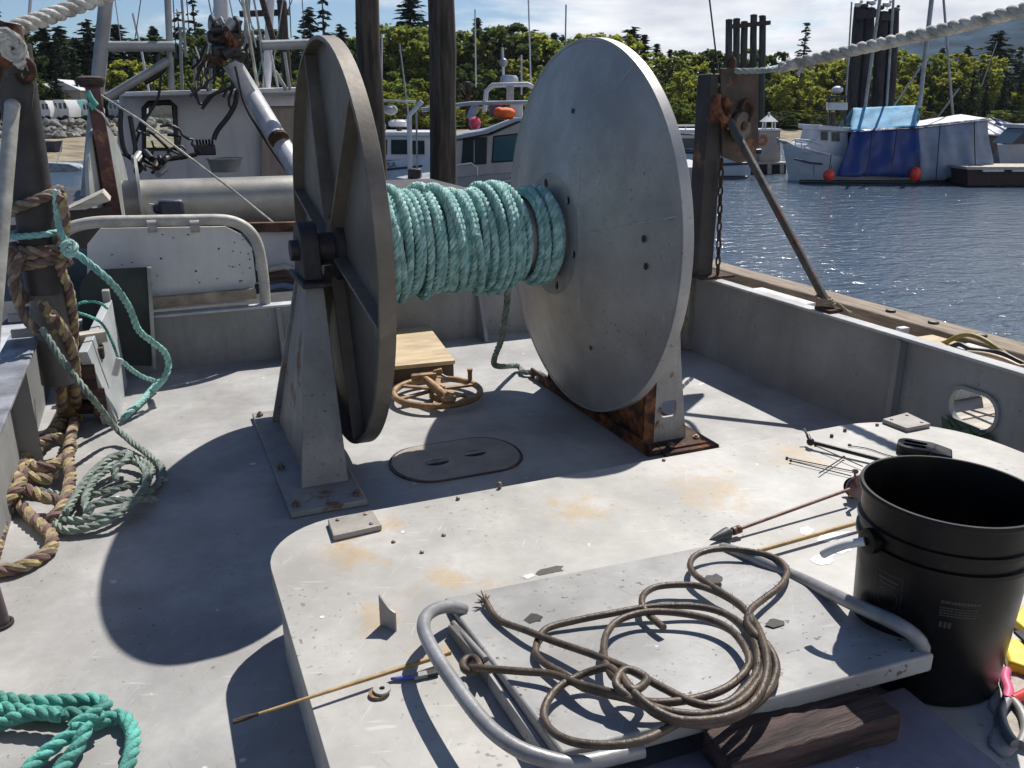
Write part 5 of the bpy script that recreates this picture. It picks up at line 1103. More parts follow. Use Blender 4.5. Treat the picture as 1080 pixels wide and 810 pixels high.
# cabin
YC2 = 8.0
c = wy([(126, 190), (278, 190), (278, 97), (130, 99)], YC2)
win = wy([(152, 157), (186, 157), (184, 112), (179, 108), (157, 109), (152, 114)], YC2)
def toxz(p): return (p.x, p.z)
wall = plate('cabin_wall', [toxz(p) for p in c], [[toxz(p) for p in win]], Matrix.Translation((0, YC2, 0)) @ FRAME_Y, .04, CABW, t)
fr_ = smooth_path([Vector((p.x, YC2 - .03, p.z)) for p in win], .03, closed=False)
sub2(obj('window_frame', MB().tube([Vector((p.x, YC2 - .03, p.z)) for p in win], .022, 8, closed=True), BLACKM, t), wall)
sub2(obj('window_pane', MB().add([Vector((p.x, YC2 + .005, p.z)) for p in win], [tuple(range(6))]), CLEARG, t), wall)
obj('cabin_door_panel', MB().prism([tuple(p) for p in reversed(wy([(276, 190), (330, 188), (330, 106), (276, 108)], YC2 - .1))], (0, .03, 0)), mat('faded_brown_panel', (.30, .245, .22), .7, 0, .15, 3, stretch=(6, 1, 1)), t)
obj('roof', MB().prism([tuple(p) for p in reversed(wy([(128, 102), (345, 97), (345, 91), (128, 97)], YC2 - .35))], (0, 3.2, 0)), PIPEW, t, .01)
obj('roof_band', MB().prism([tuple(p) for p in reversed(wy([(276, 112), (345, 111), (345, 101), (276, 100)], YC2 - .16))], (0, .04, 0)), PIPEW, t)
obj('cabin_side', MB().prism([tuple(p) for p in wy([(130, 99), (126, 190)], YC2)] + [tuple(p) for p in [ony(126, 190, YC2) + Vector((0, 2.8, 0)), ony(130, 99, YC2) + Vector((0, 2.8, 0))]], (-.03, 0, 0)), CABW, t)
obj('work_deck', MB().hexa([(-1.0, 5.9, .45), (2.6, 5.9, .45), (2.6, 8.2, .45), (-1.0, 8.2, .45), (-1.0, 5.9, .52), (2.6, 5.9, .52), (2.6, 8.2, .52), (-1.0, 8.2, .52)]), DARKST, t)
# boom, gallows and masts
bm_ = obj('boom', MB().tube(wy([(244, 66), (268, 104)], 7.2) + wy([(318, 188)], 6.2), .072, 16), mat('grey_white_boom', (.46, .46, .48), .5, .1, .2, 6, rust=.10, streak=.2), t)
p = ony(293, 145, 6.55); sub2(obj('rust_band', MB().tube([p, p + (ony(318, 188, 6.2) - p).normalized() * .03], .0745, 14), RUST, t), bm_)
obj('mast', MB().tube(wy([(236, 62), (231, -30)], 7.4), .055, 12), PIPEW, t)
obj('gallows_leg', MB().tube(wy([(113, -12), (105, 70), (92, 207)], 7.0), [.046, .048, .045], 14), PIPEG, t)
obj('gallows_beam', MB().tube(wy([(111, 49), (184, 49)], 7.0), .036, 12).tube(wy([(276, 48), (330, 46)], 7.0), .036, 12), PIPEG, t)['kind'] = 'stuff'
obj('gallows_brace', MB().tube(wy([(178, 64), (113, 103)], 7.0), .03, 10), PIPEG, t)
obj('gallows_mast', MB().tube(wy([(176, -20), (181, 95)], 7.1), .024, 10), PIPEG, t)
for (q, r) in (((190, 30, 192, 95), .012), ((191, -10, 196, 60), .010), ((205, 62, 206, 95), .012), ((222, 70, 222, 96), .012), ((290, 75, 302, 95), .016), ((300, 55, 306, 95), .013)): obj('stanchion', MB().tube(wy([(q[0], q[1]), (q[2], q[3])], 7.6), r, 8), PIPEG, t)
obj('white_antenna', MB().tube(wy([(286, -20), (281, 95)], 7.9), .035, 10), PIPEW, t)
obj('yellow_antenna', MB().tube(wy([(262, -20), (259, 60)], 7.6), .022, 10), PIPEG, t)
obj('dark_spar', MB().tube(wy([(274, -10), (289, 45)], 7.6), .025, 8), WOODD, t)
# winch block at the boom head
wb = obj('boom_head_winch', MB().box(ony(237, 40, 7.25), (.26, .2, .09)).box(ony(238, 55, 7.22), (.22, .2, .10)), BLACKM, t, .02)
rn = random.Random(21)
for i in range(13):
    u, v = rn.uniform(226, 252), rn.uniform(24, 66); c_ = ony(u, v, 7.15 + rn.uniform(-.06, .06)); d = Vector((rn.uniform(-1, 1), rn.uniform(-.3, .3), rn.uniform(-.5, .5))).normalized()
    sub2(obj('fitting', MB().lathe([(.02, -.05), (.042, -.045), (.042, .03), (.025, .035), (.025, .06)], c_, d, 12), (BLACKM, RUST, PIPEG, DARKST)[i % 4], t), wb)
sub2(obj('warp_spool', MB().lathe([(.06, -.10), (.085, -.10), (.085, -.08), (.05, -.07), (.05, .07), (.085, .08), (.085, .10), (.06, .10)], ony(237, 29, 7.2), (1, .2, 0), 20), DARKST, t), wb)
hv_ = obj('valve_bank', MB().box(ony(216, 158, 7.4), (.16, .1, .08)), BLACKM, t, .01)
for i in range(6): sub2(obj('lever', MB().tube([ony(209 + 3 * i, 154, 7.4), ony(207 + 3.4 * i, 147, 7.38)], .009, 6), BLACKM, t), hv_)
for nm, q, y, r in (('hose', [(250, 96), (248, 110), (240, 124), (229, 138), (224, 152)], 7.5, .020), ('hose', [(128, 112), (127, 135), (131, 158), (140, 168), (165, 169), (190, 166), (210, 162)], 7.3, .018), ('hose', [(137, 122), (140, 140), (143, 160), (139, 172)], 7.3, .018), ('hose', [(170, 80), (166, 105), (150, 132), (142, 158), (146, 166)], 7.4, .010), ('hose', [(205, 92), (212, 112), (220, 102), (240, 94), (250, 90)], 7.3, .012), ('hose', [(196, 85), (208, 104), (214, 115)], 7.35, .010), ('hose', [(175, 165), (182, 156), (192, 154), (198, 162)], 7.3, .009), ('hose', [(152, 168), (165, 178), (158, 184)], 7.2, .012), ('hose', [(248, 70), (258, 110), (275, 140), (296, 172), (312, 192)], 6.9, .009), ('hose', [(213, 115), (225, 100), (238, 92)], 7.32, .012), ('hose', [(183, 55), (168, 78), (150, 88)], 7.1, .020)):
    obj(nm, MB().tube(smooth_path(wy(q, y), .04), r, 8), BLACKM, t)
for i in range(9):
    u = rn.uniform(140, 205); v = rn.uniform(166, 184); obj('deck_fitting', MB().tube([ony(u, v, 7.0), ony(u + rn.uniform(-8, 8), v - rn.uniform(2, 9), 7.1)], rn.uniform(.012, .03), 8), (BLACKM, DARKST, PIPEG)[i % 3], t)
rn = random.Random(63)
for i in range(16):
    u0, v0 = rn.uniform(222, 262), rn.uniform(20, 75); q = [(u0, v0)]
    for k in range(4): q.append((q[-1][0] + rn.uniform(-12, 9), q[-1][1] + rn.uniform(4, 16)))
    obj('hose', MB().tube(smooth_path(wy(q, 7.15 + .03 * i), .05), rn.choice((.008, .011, .015)), 6), BLACKM if i % 3 else DARKST, t)
for i in range(9):
    u0, v0 = rn.uniform(122, 200), rn.uniform(120, 165); q = [(u0, v0)]
    for k in range(4): q.append((min(250, q[-1][0] + rn.uniform(-6, 18)), min(182, q[-1][1] + rn.uniform(-3, 14))))
    obj('hose', MB().tube(smooth_path(wy(q, 7.2 + .04 * i), .05), rn.choice((.008, .011, .014)), 6), BLACKM, t)
tag(obj('tub', MB().lathe([(0.0, 0), (.10, 0), (.125, .09), (.135, .09), (.135, .10), (.118, .10), (.095, .01), (0, .01)], ony(238, 181, 6.9), (0, 0, 1), 28, False), mat('grey_tub', (.22, .24, .25), .5), None), 'grey open tub standing on the trawler behind the net drum', 'tub')
# rigging wires
def wire(nm, pts, r, m_, lab, cat='wire', grp=None): return tag(obj(nm, MB().tube(pts, r, 6), m_, None), lab, cat, grp)
wire('white_line', wy([(104, 99)], 5.6) + wy([(150, 128), (200, 166), (250, 204), (292, 238)], 5.2), .006, ROPE_WHT, 'thin white line slanting across the net drum to the stern beam', 'line')
wire('white_line', wy([(97, 112), (108, 120), (116, 132)], 5.5), .006, ROPE_WHT, 'short thin white line hanging from the dark red drum post', 'line')
tag(obj('green_lashing', MB().tube(wy([(92, 96), (96, 104), (101, 110), (98, 114), (94, 108)], 5.45), .016, 8), TEALB, None), 'green lashing tied round the top of the dark red drum post', 'lashing')
for i, (u0, v0, u1, v1, r, m_) in enumerate(((254, -10, 272, 92, .013, ROPE_WHT), (258, -10, 270, 50, .006, PIPEG), (266, -10, 276, 44, .008, PIPEG), (270, 10, 280, 92, .006, PIPEG), (262, 20, 272, 90, .006, PIPEG), (284, 48, 293, 92, .010, PIPEW), (279, 50, 270, 90, .006, TEALB), (305, -10, 307, 40, .004, BLACKM), (196, -10, 200, 40, .004, BLACKM), (182, -10, 186, 60, .004, BLACKM), (243, 60, 263, 96, .008, ROPE_TAN), (312, -10, 290, 46, .004, BLACKM))):
    wire('rigging_line', wy([(u0, v0), (u1, v1)], 7.3 + .05 * i), r, m_, ('thin %s rigging line above the trawler cabin, %s in the list from the left' % ({'white_mooring_rope': 'white', 'bright_teal_rope': 'teal', 'tan_rope_strand': 'tan', 'black_painted_metal': 'black'}.get(m_.name, 'grey'), ('third', 'fourth', 'sixth', 'seventh', 'fifth', 'eighth', 'tenth', 'eleventh', 'second', 'first', 'ninth', 'twelfth')[i])).replace(' in the list', ''), 'rigging', 'rigging lines of the trawler')
for i, (u0, v0, u1, v1, r) in enumerate(((120, -10, 128, 48, .004), (150, -10, 141, 50, .004), (228, -10, 214, 92, .005), (218, -10, 232, 60, .005), (240, -10, 248, 30, .006), (247, -10, 300, 94, .005), (300, -10, 284, 94, .006), (318, -10, 322, 50, .004), (206, 49, 222, 95, .008), (170, 49, 160, 96, .008))):
    wire('rigging_line', wy([(u0, v0), (u1, v1)], 8.3 + .06 * i), r, BLACKM if i % 2 else PIPEG, 'thin %s stay behind the gallows of the trawler, %s from the left' % ('black' if i % 2 else 'grey', ('first', 'second', 'fifth', 'sixth', 'seventh', 'eighth', 'ninth', 'tenth', 'fourth', 'third')[i]), 'rigging', 'stays of the trawler')
# ------------------------------------------------------------------ wooden pilings
PILE = mat('creosoted_piling', (.085, .066, .05), .85, 0, .45, 3, bump=.8, bump_scale=12, stretch=(5, 5, .5), rust=.35, rust_col=(.05, .055, .03), rust_scale=2)
def piling(u0, v0, u1, v1, wpx, D, lab, grp=None, m_=PILE, top=True):
    a = B(u0, v0, D); b = B(u1, v1, D); d = (b - a) / (b.z - a.z); b = a + d * (WATER - .6 - a.z); r = wpx / F * D * .5
    rn = random.Random(int(u0 * 7 + v0)); n = 9; pts = [a + (b - a) * i / (n - 1) + Vector((rn.uniform(-.1, .1) * r, rn.uniform(-.1, .1) * r, 0)) for i in range(n)]
    t = thing('piling', (b.x, b.y, WATER), lab, 'piling', grp)
    obj('post', MB().tube(pts, [r * (.92 + .1 * i / n) * rn.uniform(.97, 1.03) for i in range(n)], 16), m_, t)
    if top: obj('cap', MB().lathe([(r * .98, 0), (r * .9, .06), (r * .3, .09)], a, (0, 0, 1), 14), WOODD, t)
    return t
piling(383, -60, 393, 140, 25, 13.5, 'dark wooden piling just right of the left reel flange')
piling(464, -60, 468, 195, 28, 12.5, 'dark wooden piling in the middle, nearest and widest of all pilings')
t = piling(297, 3, 301, 60, 10, 24, 'dark piling with a cross arm behind the trawler rigging')
obj('cross_arm', MB().beam(B(251, 14, 24, .2), B(303, 12, 24, .2), .18, .14), WOODD, t)
for k, (u, v) in enumerate(((769, 22), (777, 21), (785, 24), (795, 17), (804, 18))): piling(u, v, u - 1, 90, 7.2, 44, ('leftmost', 'second', 'middle', 'fourth', 'rightmost')[k] + ' piling of the group of five above the starboard post', 'five pilings above the starboard post', mat('green_piling', (.07, .075, .06), .85, 0, .4, 3, bump=.6, stretch=(5, 5, .5)))
tag(obj('pile_beam', MB().beam(B(772, 28, 43.4), B(812, 24, 43.4), .3, .18), WOODD, None), 'timber beam bolted across the five pilings above the starboard post', 'beam')
DP = mat('black_piling', (.045, .04, .04), .85, 0, .4, 3, bump=.6, stretch=(5, 5, .5))
for k, (u, v, u1) in enumerate(((907, 8, 897), (917, 10, 910), (931, 14, 925), (943, 11, 937))): piling(u, v, u1, 120, 11.5, 37, ('first', 'second', 'third', 'fourth')[k] + ' from the left of four black pilings behind the blue-tarped boat', 'black pilings behind the blue-tarped boat', DP)
tag(obj('pile_beam', MB().beam(B(904, 16, 36.5), B(924, 14, 36.5), .2, .3).box(B(935, 18, 36.5), (.7, .2, .25)), DP, None), 'crosspieces joining the tops of the four black pilings', 'beam')['kind'] = 'stuff'
rn = random.Random(17)
for k, (u, v) in enumerate(((905, 3), (912, 4), (920, 1), (929, 6), (936, 3), (944, 8))):
    c_ = B(u, v + 2, 36.8); t = thing('gull', c_, 'gull perched on the black pilings, %s from the left' % ('first', 'second', 'third', 'fourth', 'fifth', 'sixth')[k], 'bird', 'gulls on the black pilings')
    obj('body', MB().ball(c_, .12, 8, (1.5, .8, .8)).ball(c_ + Vector((.15, 0, .12)), .065, 6).tube([c_ + Vector((.2, 0, .12)), c_ + Vector((.27, 0, .10))], [.02, .006], 6), (PIPEW, DARKST)[k % 2], t)
    obj('leg', MB().tube([c_, c_ - Vector((0, 0, .18))], .012, 5), DARKST, t)

# ------------------------------------------------------------------ boats across the basin
def depth_of(v): p = onz(540, v, WATER); return (p - CAM).dot(FH)
def hull(nm, D, sheer, vw, beam, m_, par, bowL=True, stripe=None, rake=6):
    """sheer: (u, v) from left to right; waterline at photo row vw"""
    vs = []; fs = []; n = len(sheer)
    for i, (u, v) in enumerate(sheer):
        f = i / (n - 1); f = f if bowL else 1 - f
        hb = beam / 2 * min(1, (f / .42)) ** .6 if f < .42 else beam / 2 * (1 - .18 * (f - .42))
        hb = max(hb, .03); uw = u + (rake * max(0, 1 - f * 3.2) if bowL else -rake * max(0, 1 - f * 3.2))
        hw = max(.02, hb * (.82 if f > .3 else .82 * (f / .3) ** .5))
        top = lambda o: B(u, v, D, o); wat = B(uw, vw, D); wz = WATER
        for (P, o, z) in ((B(u, v, D), -hb, None), (B(uw, vw, D), -hw, WATER + .12), (B(uw, vw, D), -hw * .9, WATER - .3), (B(uw, vw, D), hw * .9, WATER - .3), (B(uw, vw, D), hw, WATER + .12), (B(u, v, D), hb, None)):
            q = P + FH * o
            if z is not None: q.z = z
            vs.append(q)
    for i in range(n - 1):
        for k in range(5): fs.append((i * 6 + k, i * 6 + k + 1, (i + 1) * 6 + k + 1, (i + 1) * 6 + k))
        fs.append((i * 6 + 5, i * 6, (i + 1) * 6, (i + 1) * 6 + 5))
    fs += [tuple(range(6)), tuple((n - 1) * 6 + k for k in range(6))]
    return obj(nm, MB().add(vs, fs), m_, par, ang=30)
def bprism(nm, q, D, off, dep, m_, par, bevel=0.0): return obj(nm, MB().prism([tuple(B(u, v, D, off)) for u, v in reversed(q)], FH * dep), m_, par, bevel)
def bline(nm, q, D, off, r, m_, par): return obj(nm, MB().tube([B(u, v, D, off) for u, v in q], r, 8), m_, par)
def rq(u0, v0, u1, v1): return [(u0, v1), (u1, v1), (u1, v0), (u0, v0)]
HULLW = mat('white_hull', (.60, .61, .63), .4, 0, .1, 1.2, streak=.15, bump=.03); STRIPE = mat('navy_stripe', (.02, .025, .06), .4); BOOT = mat('dark_green_boot', (.02, .045, .04), .5)
ORANGE = mat('red_orange_float', (.80, .06, .03), .45, 0, .1, 4, bump=0); ORG2 = mat('orange_fabric', (.85, .14, .02), .7)
# blue-tarped boat
D1 = depth_of(190); t = thing('tarped_boat', B(920, 190, D1), 'white fishing boat half hidden under blue and grey tarpaulins at the far dock', 'boat')
sh1 = [(825, 149), (838, 155), (850, 158), (866, 162), (885, 165), (910, 168), (940, 170), (970, 172), (1000, 173), (1019, 173)]
hull('hull', D1, sh1, 189, 3.0, HULLW, t)
bline('boot_stripe', [(832, 188.4), (860, 188.6), (940, 189), (1016, 189.5)], D1, -1.30, .07, BOOT, t)
bline('rub_stripe', [(829, 166), (845, 170), (866, 172), (885, 174)], D1, -1.02, .035, STRIPE, t)
bline('gunwale', [(u, v) for u, v in sh1[1:4]], D1, -1.2, .05, PIPEW, t)
bprism('wheelhouse', [(839, 160), (885, 166), (885, 136), (856, 133), (853, 146), (842, 152)], D1, -.9, 1.9, HULLW, t, .03)
bprism('wheelhouse_roof', [(852, 136), (890, 139), (890, 134), (852, 131)], D1, -1.05, 2.2, PIPEW, t, .02)
bprism('window', rq(857, 138, 864, 147), D1, -.93, .03, GLASS, t)
bprism('window', rq(868, 139, 876, 148), D1, -.93, .03, GLASS, t)
bline('light_mast', [(872, 134), (872, 100)], D1, -.3, .04, DARKST, t); bline('light_mast', [(888, 134), (888, 100)], D1, -.3, .04, DARKST, t)
bprism('radar_box', rq(871, 108, 889, 116), D1, -.5, .5, HULLW, t, .03); bprism('mast_platform', rq(870, 101, 890, 104), D1, -.5, .5, DARKST, t)
obj('mast_lamp', MB().ball(B(880, 95, D1, -.3), .17, 10, (1.2, 1.2, .8)), PIPEW, t)
obj('stack', MB().tube([B(877, 136, D1, 0), B(877, 118, D1, 0)], .13, 10), DARKST, t)
obj('anchor', MB().tube([B(819, 148, D1, -.1), B(828, 150, D1, -.1), B(836, 155, D1, -.2)], .07, 8).tube([B(819, 145, D1, -.1), B(821, 153, D1, -.1)], .05, 6), PIPEG, t)
bline('bow_rail', [(830, 146), (845, 147), (858, 152)], D1, -.9, .03, PIPEW, t)
def tarp(nm, q, D, offs, m_, par, nx=22, ny=10, amp=.05, seed=1, thick=.01):
    rn = random.Random(seed); ph = [rn.uniform(0, 6) for _ in range(8)]; vs = []; fs = []
    for j in range(ny + 1):
        g = j / ny
        for i in range(nx + 1):
            f = i / nx; u = (q[0][0] * (1 - f) + q[1][0] * f) * (1 - g) + (q[3][0] * (1 - f) + q[2][0] * f) * g; v = (q[0][1] * (1 - f) + q[1][1] * f) * (1 - g) + (q[3][1] * (1 - f) + q[2][1] * f) * g
            o = (offs[0] * (1 - f) + offs[1] * f) * (1 - g) + (offs[3] * (1 - f) + offs[2] * f) * g
            o += amp * (math.sin(f * 17 + ph[0] + 2 * g) + .6 * math.sin(f * 31 + ph[1] - 3 * g) + .8 * math.sin(f * 6 + g * 9 + ph[2]))
            vs.append(B(u, v + .5 * math.sin(f * 9 + ph[3]) * g, D, o))
    for j in range(ny):
        for i in range(nx): a = j * (nx + 1) + i; fs.append((a, a + 1, a + nx + 2, a + nx + 1))
    o = obj(nm, MB().add(vs, fs), m_, par, fixn=False); s_ = o.modifiers.new('thickness', 'SOLIDIFY'); s_.thickness = thick; return o
TB = mat('dark_blue_tarp', (.012, .042, .20), .5, 0, .1, 2, bump=.15, bump_scale=6); TL = mat('light_blue_tarp', (.13, .36, .55), .8, 0, .2, 2, bump=.3, bump_scale=6); TG = mat('grey_blue_tarp', (.26, .31, .40), .6, 0, .12, 2, bump=.3, bump_scale=6)
tarp('dark_blue_tarp', [(884, 136), (951, 132), (947, 183), (866, 182)], D1, (-1.36, -1.36, -1.72, -1.72), TB, t, amp=.06, seed=2)
tarp('light_blue_tarp', [(904, 114), (972, 111), (951, 133), (883, 138)], D1, (.3, .3, -1.3, -1.3), TL, t, amp=.05, seed=3)
tarp('light_blue_tarp', [(972, 111), (904, 114), (900, 134), (990, 132)], D1, (.32, .32, 1.5, 1.5), TL, t, amp=.05, seed=9)
tarp('grey_blue_tarp', [(949, 132), (1021, 124), (1026, 178), (950, 188)], D1, (-1.32, -1.32, -1.55, -1.6), TG, t, amp=.05, seed=5)
bprism('shelter_frame', [(950, 172), (1019, 173), (1019, 126), (950, 133)], D1, -.9, 1.9, DARKST, t)
bprism('shelter_frame', [(890, 166), (950, 170), (950, 134), (890, 138)], D1, -.9, 1.9, DARKST, t)
tarp('pale_tarp_top', [(955, 131), (1022, 121), (1022, 125), (950, 133)], D1, (.6, .6, -1.3, -1.3), HULLW, t, amp=.04, seed=6)
for q, o_ in (([(900, 136), (898, 160), (894, 183)], -1.75), ([(925, 134), (922, 160), (918, 184)], -1.75), ([(968, 131), (966, 160), (964, 188)], -1.75), ([(1002, 127), (1003, 160), (1004, 184)], -1.75), ([(884, 138), (951, 134)], -1.5), ([(951, 134), (1022, 126)], -1.5)): bline('lashing', q, D1, o_, .018, BLACKM, t)
for u, v in ((832, 150), (838, 152), (845, 154), (852, 157), (858, 160)): bline('rail_post', [(u, v + 4), (u, v - 4)], D1, -.8, .018, PIPEW, t)
bline('rail', [(828, 147), (840, 149), (852, 153), (862, 157)], D1, -.8, .02, PIPEW, t)
for u in (846, 864, 935): bline('rust_streak', [(u, 172), (u + .5, 184)], D1, -1.30, .012, RUST, t)
for (u, v, nm) in ((856, 181, 'leftmost red float hanging on the blue-tarped boat, near its bow'), (942, 180, 'red float hanging between the blue and grey tarpaulins')):
    c_ = B(u, v, D1, -1.85); f_ = thing('float', c_, nm, 'float'); obj('ball', MB().ball(c_, .20, 12, (1, 1, 1.08 if u < 900 else 1.35)), ORANGE, f_); obj('line', MB().tube([c_ + Vector((0, 0, .2)), c_ + Vector((0, 0, .75))], .02, 6), BLACKM, f_)
for k, (q, r, lab) in enumerate((([(905, 0), (897, 130)], .03, 'thin pale mast rising left of the light blue tarpaulin roof'), ([(940, -20), (921, 116)], .06, 'grey mast rising from the light blue tarpaulin roof'), ([(956, -20), (947, 112)], .045, 'thin mast right of the four black pilings'), ([(1001, -20), (985, 114)], .085, 'thick grey mast behind the grey-blue tarpaulin'), ([(1014, -20), (1025, 130)], .045, 'thin pale mast at the stern of the tarped boat'), ([(991, 70), (958, 118)], .035, 'slanting boom leaning left from the thick grey mast'), ([(1080, 40), (1062, 90)], .02, 'faint slanting stay at the far right'), ([(1040, 92), (1015, 126)], .03, 'short slanting boom above the tarp at the stern'))):
    tag(obj('mast', MB().tube([B(u, v, D1, .6 + .2 * k) for u, v in q], r, 8), PIPEG, None), lab, 'mast')
# small white and blue cabin cruiser behind the post
D2 = depth_of(186); t = thing('cabin_cruiser', B(755, 186, D2), 'white cabin cruiser with navy stripe partly behind the starboard post', 'boat')
sh2 = [(700, 154), (712, 155), (730, 156), (750, 157), (770, 157), (784, 156), (797, 155)]
hull('hull', D2, sh2, 185.5, 2.6, mat('pale_blue_hull', (.42, .50, .62), .35, 0, .1, 1.5, bump=.02), t, bowL=False)
bline('stripe', [(700, 157), (740, 159), (775, 159), (794, 158)], D2, -1.16, .10, STRIPE, t); bline('stripe', [(705, 171), (745, 172), (788, 170)], D2, -1.16, .05, STRIPE, t); bline('boot_stripe', [(704, 185), (780, 185.5)], D2, -1.10, .09, STRIPE, t)
bprism('cabin', [(704, 156), (738, 157), (734, 142), (706, 141)], D2, -.9, 1.8, HULLW, t, .03); bprism('window', [(716, 155), (732, 155.5), (729, 145), (714, 145)], D2, -.94, .03, GLASS, t); bprism('window', [(705, 154), (713, 154.5), (712, 145), (706, 145)], D2, -.94, .03, GLASS, t)
bprism('roof', rq(700, 136, 742, 140), D2, -1.1, 2.2, HULLW, t, .02); bline('roof_rail', [(700, 132), (740, 132)], D2, -1, .03, PIPEW, t)
for u in (718, 732): bline('roof_post', [(u, 132), (u, 137)], D2, -1, .02, PIPEW, t)
# fuel float hut
D3 = 37.0; t = thing('hut', B(812, 172, D3), 'small beige dock hut with a white lantern roof and a lifebuoy', 'hut')
bprism('wall', rq(801, 138, 823, 171), D3, 0, 1.1, mat('beige_hut', (.42, .36, .31), .6, 0, .1, 2), t, .02); bprism('wing_wall', rq(790, 138, 801, 171), D3, .15, .9, mat('beige_hut', (.42, .36, .31)), t, .02)
bprism('eave', rq(789, 136, 824, 138), D3, -.08, 1.3, HULLW, t, .01)
cc = [B(808.5, 137, D3, .2), B(818.5, 137, D3, .2), B(818.5, 137, D3, .6), B(808.5, 137, D3, .6)]
for p in cc: obj('lantern_post', MB().tube([p, p + Vector((0, 0, .38))], .035, 6), HULLW, t)
e0 = [B(u, 128.5, D3, o) for u, o in ((806, .05), (821.5, .05), (821.5, .75), (806, .75))]; ap = B(814, 120, D3, .4)
obj('lantern_roof', MB().add([*e0, ap], [(0, 1, 4), (1, 2, 4), (2, 3, 4), (3, 0, 4), (3, 2, 1, 0)]), HULLW, t); obj('finial', MB().ball(ap, .05, 6), HULLW, t)
c_ = B(804, 148, D3, -.05); tag(obj('lifebuoy', MB().tube([c_ + RT * (.17 * math.cos(a)) + Vector((0, 0, .17 * math.sin(a))) for a in [i * math.pi / 8 for i in range(16)]], .055, 8, closed=True), mat('faded_orange', (.55, .14, .08), .6), None), 'faded orange lifebuoy hung on the beige dock hut', 'lifebuoy')
t = thing('float_dock', B(812, 178, D3), 'weathered dark float dock under the beige hut', 'dock')
bprism('deck', rq(786, 170.5, 827, 172.5), D3, -.5, 2.4, DOCKW, t); bprism('float', [(788, 186), (826, 186), (826, 173), (788, 173)], D3, -.4, 2.2, WOODD, t)
for u in (793, 806, 819): bprism('rub_post', rq(u, 172, u + 4, 185), D3, -.52, .1, DOCKW, t)
# right end dock with covered boat
D4 = depth_of(197); t = thing('finger_dock', B(1060, 190, D4), 'dark finger dock with pale pads at the right edge across the water', 'dock')
bprism('deck', rq(1020, 176, 1180, 179), D4, 0, 1.8, DOCKW, t); bprism('float', rq(1022, 179.2, 1180, 196), D4, .1, 1.6, WOODD, t)
for u in (1036, 1067): bprism('pad', rq(u, 179, u + 22, 181), D4, -.06, .1, HULLW, t)
t = thing('white_cruiser', B(1080, 175, D4 + 4), 'white cruiser with a slanted windscreen at the right edge', 'boat')
hull('hull', D4 + 4, [(1052, 152), (1070, 151), (1100, 152), (1140, 153), (1190, 154)], 178, 2.4, HULLW, t)
bprism('windscreen', [(1056, 151), (1076, 151), (1092, 136), (1074, 134)], D4 + 4, -.7, 1.4, GLASS, t); bprism('top', rq(1072, 131, 1180, 135), D4 + 4, -.9, 1.8, HULLW, t); bprism('pillar', [(1074, 152), (1080, 152), (1090, 136), (1085, 136)], D4 + 4, -.75, .06, HULLW, t)
t = thing('covered_boat', B(1045, 170, D4 + 7), 'boat under a white cover with navy trim behind the finger dock', 'boat')
hull('hull', D4 + 7, [(1024, 155), (1040, 156), (1060, 157), (1082, 156)], 178, 2.0, mat('grey_hull', (.25, .25, .27), .5), t)
tarp('cover', [(1022, 126), (1046, 125), (1062, 142), (1024, 142)], D4 + 7, (.2, .2, -1, -1), HULLW, t, amp=.06, seed=8); tarp('navy_trim', [(1046, 124), (1070, 131), (1066, 140), (1050, 131)], D4 + 7, (0, 0, -.4, -.4), TB, t, amp=.03, seed=10)
bprism('cabin', rq(1026, 141, 1056, 157), D4 + 7, -.8, 1.6, mat('brown_cabin', (.14, .09, .08), .6), t)
tag(obj('mooring_float', MB().ball(B(1021, 192, D1, -2.2), .12, 10), HULLW, None), 'small white float on the water by the stern of the tarped boat', 'float')
# silver cabin boat between the pilings and the reel
D5 = 19.0; t = thing('silver_boat', B(520, 200, D5), 'unpainted aluminium cabin boat with dark windows behind the middle piling', 'boat')
SILV = mat('bare_hull_aluminium', (.40, .40, .41), .4, .4, .12, 1.5, bump=.04, streak=.15)
hull('hull', D5, [(418, 187), (435, 186), (455, 185), (480, 183), (510, 180), (560, 176), (640, 172), (740, 172)], 232, 3.0, SILV, t, rake=14)
bprism('cabin', [(474, 184), (640, 176), (640, 120), (560, 122), (545, 128), (519, 140), (474, 147)], D5, -1.1, 2.2, SILV, t, .03)
bprism('roof', [(474, 147), (516, 139), (545, 127), (640, 119), (640, 116), (543, 124), (512, 136), (474, 143)], D5, -1.3, 2.6, mat('blue_grey_roof', (.34, .37, .42), .4, .3, .1, 2), t, .01)
for i, (q, m_) in enumerate((([(491, 169), (513, 168), (514, 144), (493, 146)], GLASS), ([(521, 167), (546, 165), (548, 140), (523, 143)], TEALG))):
    w = bprism('window_frame', [(u + (1.6 if k in (1, 2) else -1.6), v + (1.6 if k < 2 else -1.6)) for k, (u, v) in enumerate(q)], D5, -1.13, .04, BLACKM, t, .02); sub2(bprism('pane', q, D5, -1.145, .02, m_, t), w)
w = bprism('mullion', rq(502, 146, 503, 168), D5, -1.16, .02, PIPEG, t)
bline('rail', [(475, 171), (500, 168), (506, 172), (506, 190)], D5, -1.35, .02, PIPEW, t); bline('weld_line', [(478, 194), (520, 188), (560, 180)], D5, -1.5, .02, PIPEW, t)
bline('exhaust_pipe', [(494, 134), (494, 90)], D5, -.2, .055, RUST, t); obj('exhaust_cap', MB().lathe([(.07, 0), (.075, .06), (.03, .07)], B(494, 90, D5, -.2), (0, 0, 1), 12), DARKST, t)
for o in (-.8, .8): bline('arch', [(511, 118), (513, 96), (520, 90), (556, 89), (564, 93), (566, 110)], D5, o, .03, PIPEW, t)
bline('arch_deck', [(474, 112), (500, 109), (560, 108)], D5, -.8, .04, mat('blue_grey_roof', (.34, .37, .42)), t)
